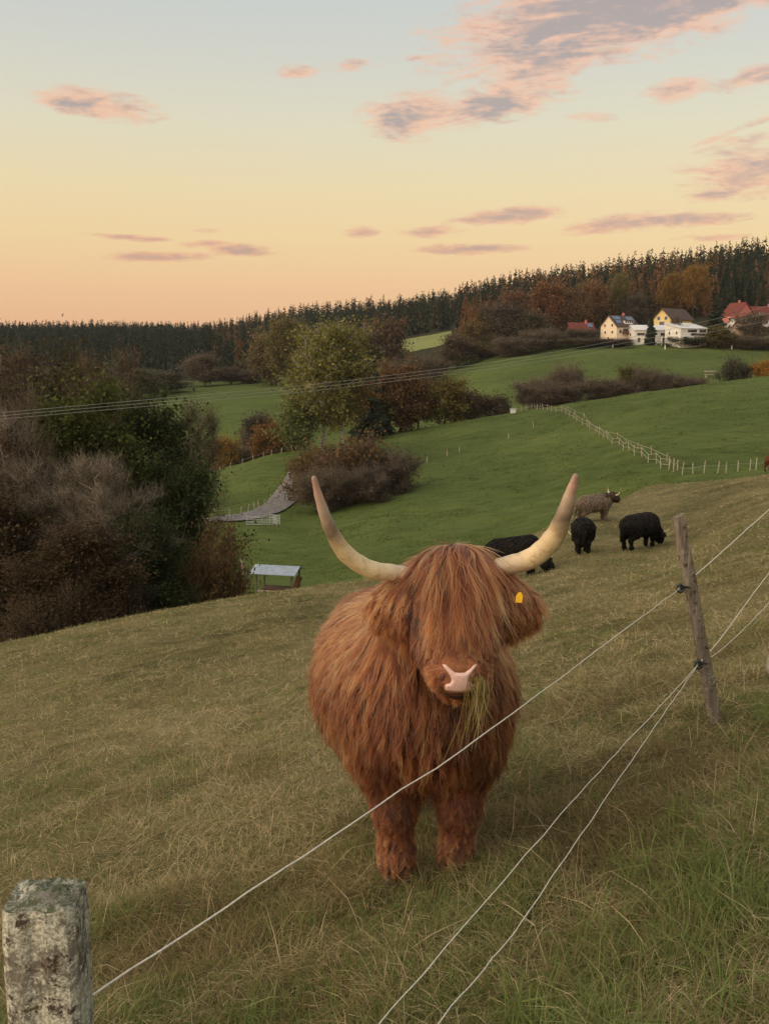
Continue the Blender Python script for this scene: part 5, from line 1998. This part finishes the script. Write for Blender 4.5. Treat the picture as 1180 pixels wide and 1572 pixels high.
far3 = P(1420, 585, 9.6)
wire('fence_wire', [P(112, 1550, 1.36), P(710, 1152, 2.58), I1], 'top fence wire crossing in front of the cow', 0.0019, 0.0, 0.0013, seed=2)
wire('fence_wire', [I1, P(1180, 783, 6.6), far3], 'fence wire rising from the top of the leaning post', 0.0030, 0.0, 0.002, n=40, seed=3)
lowA = P(70, 2090, 1.36)
wire('fence_wire', [I2, P(880, 1228, 3.35), P(580, 1574, 2.12), P(330, 1900, 1.65)], 'lower fence wire running down to the bottom edge, nearer the cow', 0.0017, 0.0, 0.0017, seed=4)
wire('fence_wire', [I2, P(880, 1296, 3.10), P(790, 1430, 2.60), P(672, 1574, 2.10), P(430, 1900, 1.6)], 'lower fence wire running down to the bottom edge, on the viewer side', 0.0017, 0.0, 0.0017, seed=5)
wire('fence_wire', [I2, P(1098, 990, 5.3), P(1180, 880, 6.4), P(1400, 640, 9.6)], 'fence wire rising from the lower insulator of the leaning post', 0.0026, 0.0, 0.003, n=40, seed=6)
wire('fence_wire', [I2, P(1105, 1000, 5.35), P(1180, 925, 6.2), P(1400, 710, 9.4)], 'lowest thin wire behind the leaning post', 0.0018, 0.0, 0.004, n=40, seed=7)

# pale stone at the right edge
st = MB()
sc_ = G(1196, 1045, 6.0)
def lump(v):
    q = np.random.default_rng(4)
    return v * (1 + 0.12 * np.sin(v[:, :1] * 5 + 1) * np.cos(v[:, 1:2] * 4) + 0.03 * q.normal(size=(len(v), 1)))
ellipsoid(st, (sc_.x, sc_.y, sc_.z + 0.06), (np.array([1, 0, 0]), np.array([0, 1, 0]), np.array([0, 0, 1.0])), (0.085, 0.08, 0.13), 18, 12, lump)
tag(st.build('stone', plain('pale_stone', (0.24, 0.22, 0.19), 0.9, 0.3, 14), None, True), 'pale rounded stone in the grass at the right edge', 'stone')

# ------------------------------------------------------------------ far fences
def post_mesh(h, r):
    mb = MB()
    mb.tube([[0, 0, -0.25], [0, 0, h * 0.5], [0, 0, h]], [r, r, r * 0.9], 6)
    return mb.mesh('post')


pm = post_mesh(1.25, 0.06)
pm.materials.append(M['palewood'])
pm2 = post_mesh(1.1, 0.06)
pm2.materials.append(M['palewood'])


def fence(pts, n, label, rails=(0.55, 1.0), rr=0.045, mesh=pm, jitter=0.12, wires=False, name='fence', group=None, scale=1.0):
    g = np.random.default_rng(len(pts) * 7 + n)
    w = np.array([list(G(*p)) for p in pts])
    s = np.concatenate([[0], np.cumsum(np.linalg.norm(np.diff(w[:, :2], axis=0), axis=1))])
    q = np.linspace(0, s[-1], n)
    x, y = np.interp(q, s, w[:, 0]), np.interp(q, s, w[:, 1])
    x = x + g.normal(size=n) * jitter
    z = Z(x, y)
    e = empty(name, (x[0], y[0], z[0]), 0, label, 'fence', group)
    o0 = np.array([x[0], y[0], z[0]])
    for i in range(n):
        p = bpy.data.objects.new('post', mesh)
        p.location = np.array([x[i], y[i], z[i]]) - o0
        p.rotation_euler = (g.normal() * 0.06, g.normal() * 0.07, g.random() * 6)
        p.scale = (scale, scale, scale * g.uniform(0.85, 1.12))
        link(p, e)
    for h in rails:
        m = MB()
        m.tube(np.stack([x, y, z + h * scale + g.normal(size=n) * 0.03], 1) - o0, rr, 5)
        m.build('wire' if wires else 'rail', M['palewood'] if not wires else M['steel'], e, True)
    return e


fence([(832, 632, 236), (862, 648, 215), (902, 663, 185), (950, 685, 150), (1005, 712, 122), (1024, 722, 112)], 26, 'pale wooden rail fence climbing the green pasture behind the meadow brow', (0.5, 1.05), 0.032, scale=1.1)
fence([(862, 641, 226), (892, 655, 200), (945, 676, 160), (1022, 712, 122)], 12, 'second pale rail fence running beside the one up the pasture', (0.9,), 0.03, scale=0.9)
fence([(1024, 722, 112), (1045, 726, 108), (1062, 726, 106), (1085, 724, 106), (1105, 722, 106), (1150, 720, 108), (1200, 718, 110)], 14, 'row of pale fence posts along the meadow brow at the right', (0.75,), 0.012, wires=True, jitter=0.25, scale=1.12)
fence([(792, 630, 246), (805, 629, 247), (818, 629, 245), (832, 631, 238)], 9, 'short pale fence on the pasture crest before the hedge', (0.7,), 0.02, scale=1.1, wires=True)
fence([(330, 788, 136), (352, 786, 137), (372, 783, 139), (392, 773, 143), (412, 760, 150), (430, 745, 160), (444, 732, 170)], 17, 'thin pale stakes along the gravel road across the valley', (0.8,), 0.012, mesh=pm2, wires=True)
fence([(322, 728, 188), (360, 715, 190), (400, 704, 192), (448, 691, 196)], 9, 'thin pale stakes on the crest of the field above the gravel road', (0.8,), 0.012, mesh=pm2, wires=True)
for px, py, d, lab in ((655, 699, 178, 'lone pale stake on the pasture, leftmost of three in line'), (686, 692, 185, 'lone pale stake on the pasture, middle one of three in line'), (705, 690, 188, 'lone pale stake on the pasture, rightmost of three in line'),
                       (780, 671, 195, 'lone white stake on the pasture below the crest fence'), (818, 659, 206, 'lone leaning stake on the pasture below the crest fence'),
                       (1018, 742, 66, 'lone pale stake at the near end of the pasture fence on the brow'), (708, 848, 40, 'thin pale stake behind the head of the red brown cow')):
    m = post_mesh(1.2 if d > 100 else 0.75, 0.07 if d > 100 else 0.03)
    m.materials.append(M['palewood'])
    o = link(bpy.data.objects.new('stake', m))
    o.location = G(px, py, d)
    o.rotation_euler = (0, R(random.uniform(-6, 6)), 0)
    tag(o, lab, 'stake', 'lone stakes on the pasture')
for nm, px, py, d, sz, lab in (('marker_box', 787, 631, 246, (1.3, 0.8, 1.0), 'small white box at the corner of the pasture crest fence'), ('trough', 1022, 590, 290, (4.0, 1.2, 0.8), 'long pale trough beside the crest hedge'), ('log_pile', 1052, 582, 300, (3.6, 1.2, 0.8), 'pale log pile above the low reddish hedge')):
    mb = MB()
    if nm == 'log_pile':
        for k in range(6):
            mb.tube([[-1.8, (k % 3) * 0.4 - 0.4, 0.2 + 0.36 * (k // 3)], [1.8, (k % 3) * 0.4 - 0.4, 0.22 + 0.36 * (k // 3)]], 0.2, 8)
    else:
        mb.box((0, 0, sz[2] / 2), sz)
        mb.box((0, 0, sz[2] + 0.06), (sz[0] + 0.2, sz[1] + 0.2, 0.12))
        for q in (-1, 1):
            mb.box((q * sz[0] * 0.4, 0, -0.1), (0.12, sz[1] * 0.8, 0.3))
    o = mb.build(nm, M['roof_pale'], None)
    o.location = G(px, py, d)
    tag(o, lab, nm.split('_')[0])
# bench at the far field
e = empty('bench', G(1090, 574, 318), 0.2, 'pale wooden bench on the far field below the village', 'bench')
for q in (-1, 1):
    MB().box((q * 1.5, 0, 0.5), (0.3, 0.5, 1.2)).build('leg', M['palewood'], e)
MB().box((0, -0.1, 1.0), (4.0, 0.7, 0.2)).build('seat', M['palewood'], e)
MB().box((0, 0.4, 2.0), (4.0, 0.15, 0.5)).build('backrest', M['palewood'], e)

# ------------------------------------------------------------------ feeding shelter, gate
def shelter():
    c = G(427, 918, 79)
    e = empty('feeding_shelter', c, R(-14), 'small open feeding shelter with grey metal roof at the foot of the pasture', 'shelter')
    W_, D_, Hb, Hf = 3.5, 2.2, 2.35, 2.0
    for sx in (-1, 1):
        for sy in (-1, 1):
            MB().bar((sx * W_ * 0.44, sy * D_ * 0.42, -0.4), (sx * W_ * 0.44, sy * D_ * 0.42, Hf + (0.05 if sy < 0 else 0.2)), 0.13).build('post', M['oldwood'], e)
    rf = MB()
    a = (0, 0)
    nx = 22
    Vv, Ff = [], []
    for j, (yy, zz) in enumerate(((-D_ * 0.62, Hf - 0.02), (0, Hf + 0.50), (D_ * 0.62, Hf + 0.05))):
        for i in range(nx * 2 + 1):
            Vv.append([(-0.56 + 1.12 * i / (nx * 2)) * W_, yy, zz + (0.03 if i % 2 else 0)])
    n1 = nx * 2 + 1
    for j in range(2):
        for i in range(n1 - 1):
            Ff.append([j * n1 + i, j * n1 + i + 1, (j + 1) * n1 + i + 1, (j + 1) * n1 + i])
    rf.raw(Vv, Ff)
    r = rf.build('roof', M['zinc'], e)
    md = r.modifiers.new('thickness', 'SOLIDIFY')
    md.thickness = 0.04
    MB().box((0, -D_ * 0.42, 0.5), (W_ * 0.9, 0.08, 0.16)).build('rail', M['palewood'], e)
    MB().box((0, D_ * 0.42, 0.5), (W_ * 0.9, 0.08, 0.16)).build('rail', M['oldwood'], e)
    MB().box((-0.1, -D_ * 0.42, 0.1), (W_ * 0.86, 0.08, 0.14)).build('rail', M['palewood'], e)
    MB().box((0, 0, 0.35), (W_ * 0.7, D_ * 0.5, 0.5)).build('hay_rack', M['brownwood'], e)
    MB().bar((W_ * 0.44, -D_ * 0.3, 0.2), (W_ * 0.52, D_ * 0.1, 1.6), 0.35).build('plank', M['brownwood'], e)
    # leaning boards left of it
    for k, (px, col) in enumerate(((379, 'palewood'), (384, 'oldwood'))):
        q = G(px, 925, 83)
        o = MB().bar((0, 0, -0.2), (-0.45, 0.2, 2.6 - 0.3 * k), 0.16).build('plank', M[col], None)
        o.location = q
        tag(o, ('pale' if k == 0 else 'dark') + ' plank leaning beside the feeding shelter', 'plank')


shelter()


def gate():
    c = G(402, 806, 129)
    e = empty('field_gate', c, R(8), 'grey tubular metal gate below the bend of the gravel road', 'gate')
    w = 4.0
    for s in (-1, 1):
        MB().tube([[s * w / 2, 0, -0.2], [s * w / 2, 0, 1.45]], 0.05, 6).build('upright', M['steel'], e)
    MB().tube([[0, 0, 0.1], [0, 0, 1.35]], 0.04, 6).build('upright', M['steel'], e)
    for k in range(6):
        z = 0.2 + k * 0.22
        MB().tube([[-w / 2, 0, z], [w / 2, 0, z]], 0.035, 6).build('bar', M['steel'], e)
    e2 = empty('field_gate', G(422, 803, 131), R(-35), 'second short metal gate panel beside the field gate', 'gate')
    for k in range(6):
        z = 0.2 + k * 0.22
        MB().tube([[-0.9, 0, z], [0.9, 0, z]], 0.035, 6).build('bar', M['steel'], e2)
    for s in (-1, 1):
        MB().tube([[s * 0.9, 0, -0.2], [s * 0.9, 0, 1.45]], 0.05, 6).build('upright', M['steel'], e2)


gate()

# ------------------------------------------------------------------ power lines
M['cable'] = plain('cable', (0.30, 0.29, 0.27), 0.5, 0.1, 3, 0.4)
for k, lab in enumerate(('highest of the three power cables crossing the valley', 'middle one of the three power cables crossing the valley', 'lowest of the three power cables crossing the valley')):
    pts = [P(-60, 639 + 5 * k, 30), P(200, 616 + 5 * k, 38), P(480, 591 + 5 * k, 62), P(760, 556 + 5 * k, 120), P(920, 528 + 6 * k, 200), P(1080, 494 + 9 * k, 290), P(1210, 462 + 12 * k, 370)]
    q = np.linspace(0, 6, 80)
    p = np.array([list(v) for v in pts])
    sm_ = np.stack([np.interp(q, range(7), p[:, i]) for i in range(3)], 1)
    for _ in range(12):
        sm_[1:-1] = (sm_[:-2] + 2 * sm_[1:-1] + sm_[2:]) / 4
    mb = MB()
    mb.tube(sm_, np.interp(q, [0, 2, 6], [0.008, 0.012, 0.05]), 5)
    tag(mb.build('power_cable', M['cable'], None, True), lab, 'cable', 'power cables across the valley')


# ------------------------------------------------------------------ houses
def house(label, px, py, d, W_, D_, wall_h, roof_h, rz, wall, roof, over=0.6, windows=(), gable_windows=(), chimney=None, balcony=None, solar=None, dormer=None, ridge_along_x=True, mono=False, name='house', base=2.0):
    """ridge along local x; the front (long) side looks along -y, the gable along -x"""
    c = G(px, py, d)
    e = empty(name, c, rz, label, 'house', 'houses of the village at the forest edge')
    w = MB()
    hw, hd = W_ / 2, D_ / 2
    if mono:
        prof_ = [(-hd, -base), (hd, -base), (hd, wall_h + roof_h), (-hd, wall_h)]
    else:
        prof_ = [(-hd, -base), (hd, -base), (hd, wall_h), (0, wall_h + roof_h), (-hd, wall_h)]
    w.prism(prof_, (0, 1, 0), (0, 0, 1), (1, 0, 0), (-hw, 0, 0), W_)
    w.build('wall', M[wall], e)
    # roof slabs, a little above the wall
    r = MB()
    t = 0.28
    k = roof_h / (hd if not mono else D_)
    o = over
    if mono:
        r.prism([(-hd - o, wall_h - k * o + 0.03), (hd + o, wall_h + roof_h + k * o + 0.03), (hd + o, wall_h + roof_h + k * o + t), (-hd - o, wall_h - k * o + t)], (0, 1, 0), (0, 0, 1), (1, 0, 0), (-hw - o, 0, 0), W_ + 2 * o)
    else:
        r.prism([(-hd - o, wall_h - k * o + 0.03), (0, wall_h + roof_h + 0.03), (hd + o, wall_h - k * o + 0.03), (hd + o, wall_h - k * o + t), (0, wall_h + roof_h + t + 0.05), (-hd - o, wall_h - k * o + t)], (0, 1, 0), (0, 0, 1), (1, 0, 0), (-hw - o, 0, 0), W_ + 2 * o)
    ro = r.build('roof', M[roof], e)
    for (x, z, ww, hh) in windows:
        f = MB().box((x, -hd - 0.05, z), (ww + 0.3, 0.1, hh + 0.3)).build('window', M['white'], e)
        MB().box((x, -hd - 0.085, z), (ww, 0.07, hh)).build('pane', M['glass'], f)
    for (y, z, ww, hh) in gable_windows:
        f = MB().box((-hw - 0.05, y, z), (0.1, ww + 0.3, hh + 0.3)).build('window', M['white'], e)
        MB().box((-hw - 0.085, y, z), (0.07, ww, hh)).build('pane', M['glass'], f)
    if chimney:
        x, y = chimney
        ch = MB().box((x, y, wall_h + roof_h + 0.3), (0.8, 0.8, 2.2))
        ch.box((x, y, wall_h + roof_h + 1.45), (1.0, 1.0, 0.15))
        ch.build('chimney', M['pink'], ro)
    if balcony:
        x, z, ww, mat = balcony
        b = MB().box((x, -hd - 0.8, z), (ww, 1.6, 0.2))
        b.box((x, -hd - 1.55, z + 0.6), (ww, 0.1, 1.0))
        for s in (-1, 1):
            b.box((x + s * (ww / 2 - 0.06), -hd - 0.8, z + 0.6), (0.1, 1.4, 1.0))
        b.build('balcony', M[mat], e)
        MB().box((x, -hd - 0.06, z + 1.2), (ww * 0.9, 0.12, 1.9)).build('window', M['glass'], e)
    sa = math.atan(k)
    rot = np.array([[1, 0, 0], [0, math.cos(sa), -math.sin(sa)], [0, math.sin(sa), math.cos(sa)]])
    for (x, u, ww, hh) in (solar or ()):
        y = -hd * (1 - u)
        MB().box((x, y, wall_h + roof_h * u + t + 0.16), (ww, hh, 0.08), rot).build('solar_panel', M['solar'], ro)
    if dormer:
        x, u, ww = dormer
        y = -hd * (1 - u)
        z = wall_h + roof_h * u
        MB().box((x, y + 0.6, z + 0.6), (ww, 2.0, 1.6)).build('dormer', M['white'], ro)
        MB().box((x, y + 0.4, z + 1.55), (ww + 0.6, 2.8, 0.2)).build('dormer_roof', M[roof], ro)
        n = 4
        for i in range(n):
            MB().box((x + (i - (n - 1) / 2) * ww / n, y - 0.43, z + 0.85), (ww / n * 0.55, 0.08, 0.8)).build('dormer_window', M['glass'], ro)
    return e


house('small timber house with red tiled roof, leftmost of the village', 890, 500, 470, 11.5, 8, 2.6, 3.6, R(10), 'brownwood', 'roof_red', windows=[(-3, 1.2, 1.2, 1.2), (2, 1.2, 1.2, 1.2)], gable_windows=[(0, 1.4, 1.2, 1.2)], chimney=(2.5, -0.6), solar=[(4.2, 0.6, 2.4, 2.6)])
house('cream gabled house with solar panels on its dark roof', 950, 517, 445, 13.5, 10, 6.2, 4.6, R(32), 'cream', 'roof_dark', windows=[(-4.6, 3.9, 1.3, 1.5), (4.5, 1.2, 2.4, 1.4), (1.0, 1.1, 1.2, 1.2)],
      gable_windows=[(-2.2, 6.6, 0.9, 1.1), (2.2, 6.6, 0.9, 1.1), (-2.4, 3.6, 0.9, 1.1), (2.0, 3.6, 0.9, 1.1), (0, 1.0, 0.9, 1.0)], chimney=(2.5, 0.4), balcony=(0.6, 2.9, 8.0, 'brownwood'),
      solar=[(-3.6, 0.72, 4.4, 2.0), (-4.0, 0.35, 3.0, 2.0), (4.2, 0.62, 4.0, 3.2)], dormer=(1.4, 0.24, 5.0))
house('low white house with pale hipped roof and pergola beside the small spruce', 996, 519, 438, 17, 9, 5.0, 2.0, R(6), 'white', 'roof_pale', windows=[(-5.6, 3.2, 3.4, 1.1), (-2.2, 3.4, 1.6, 1.7), (4.5, 3.0, 2.6, 1.6), (-6.4, 0.7, 1.2, 1.8), (-3.4, 0.7, 1.2, 1.8), (-0.4, 0.8, 1.4, 1.6), (5.5, 0.6, 3.0, 2.0)], gable_windows=[(0, 3, 1.4, 1.3)], chimney=(0.0, 0.3))
house('yellow house with dark roof and timber balcony, highest of the village', 1032, 492, 490, 17, 10, 4.6, 4.6, R(38), 'yellow', 'roof_dark', over=1.0, windows=[(-4, 2.6, 1.4, 1.4), (0, 2.6, 1.4, 1.4)], gable_windows=[(-2.2, 4.6, 1.6, 1.6), (2.0, 4.6, 1.6, 1.6), (0, 2.2, 3.0, 1.6)], balcony=(-5.0, 1.0, 5.5, 'brownwood'))
house('white modern house with sloping flat roof and terraces', 1052, 519, 428, 14.5, 10, 7.0, 2.4, R(24), 'white', 'roof_pale', over=0.5, windows=[(4.5, 6.0, 3.6, 1.2), (-1.0, 6.0, 5.0, 1.1), (-4.6, 2.8, 1.6, 1.6), (1.0, 0.8, 3.6, 1.6)], gable_windows=[(-2.6, 5.2, 0.8, 1.2), (2.0, 5.2, 0.8, 1.2), (-2.0, 2.0, 0.8, 1.4)], balcony=(2.2, 2.9, 8.5, 'white'), mono=True)
house('tall pink gabled house behind the dark garden spruce', 1131, 497, 475, 9.0, 10.5, 7.0, 5.2, R(-62), 'pink', 'roof_red', windows=[(0, 4.6, 1.4, 1.4)], gable_windows=[(1.6, 7.4, 1.5, 1.6), (-1.8, 5.2, 1.4, 1.4), (2.2, 4.2, 1.4, 1.4)], chimney=(-1.5, 2.2))
house('small white gabled house with dark trim below the pink house', 1124, 505, 458, 8, 7.0, 3.6, 3.8, R(66), 'white', 'roof_dark', gable_windows=[(-1.2, 3.6, 0.9, 1.3), (1.2, 3.6, 0.9, 1.3)], windows=[(0, 1.5, 1.4, 1.2)])
house('salmon gabled house half hidden by the pale half-bare tree', 1146, 520, 440, 11, 9, 5.6, 4.4, R(42), 'salmon', 'roof_red', windows=[(-2, 3.2, 1.4, 1.4), (2, 3.2, 1.4, 1.4)], gable_windows=[(0, 5.0, 1.2, 1.4), (-2, 2.2, 1.2, 1.2)])
house('long house with dark red roof cut by the right edge', 1172, 492, 485, 15, 10, 3.4, 5.6, R(8), 'white', 'roof_red', windows=[(-5, 1.6, 1.6, 1.4), (-1.5, 1.6, 1.6, 1.4), (2, 1.6, 1.6, 1.4)], chimney=(2, 0), solar=[(3.6, 0.16, 4.0, 1.4)], dormer=(-3.4, 0.25, 2.4))
for k, px in enumerate((1006, 1015)):
    o = MB().box((0, 0, 1.5), (0.45, 0.45, 4.6)).box((0, 0, 3.9), (0.7, 0.7, 0.2)).build('pergola_post', M['white'], None)
    o.location = G(px, 519, 431)
    tag(o, ('left' if k == 0 else 'right') + ' white pergola post beside the low white house', 'post')
for px, py, d, lab in ((1020, 538, 418, 'small white marker post at the upper edge of the far field'), (1122, 541, 412, 'small pale marker post below the garden shrubs'), (940, 532, 425, 'pale marker post under the cream gabled house')):
    m = post_mesh(1.6, 0.22)
    m.materials.append(M['white'])
    o = link(bpy.data.objects.new('marker_post', m))
    o.location = G(px, py, d)
    tag(o, lab, 'post')


# ------------------------------------------------------------------ evening air over the valley
hz, ht, ho_ = new_mat('evening_haze')
pv = ht.add('ShaderNodeVolumePrincipled', ins={'Color': (0.78, 0.80, 0.86, 1), 'Density': HAZE, 'Anisotropy': 0.2})
ht.l.new(pv.outputs[0], ho_.inputs['Volume'])
hb = MB().box((0, 1150, 50), (4600, 2560, 230))
ho = hb.build('haze', hz)
tag(ho, 'thin evening haze filling the air over the whole valley', 'haze', None, 'stuff')
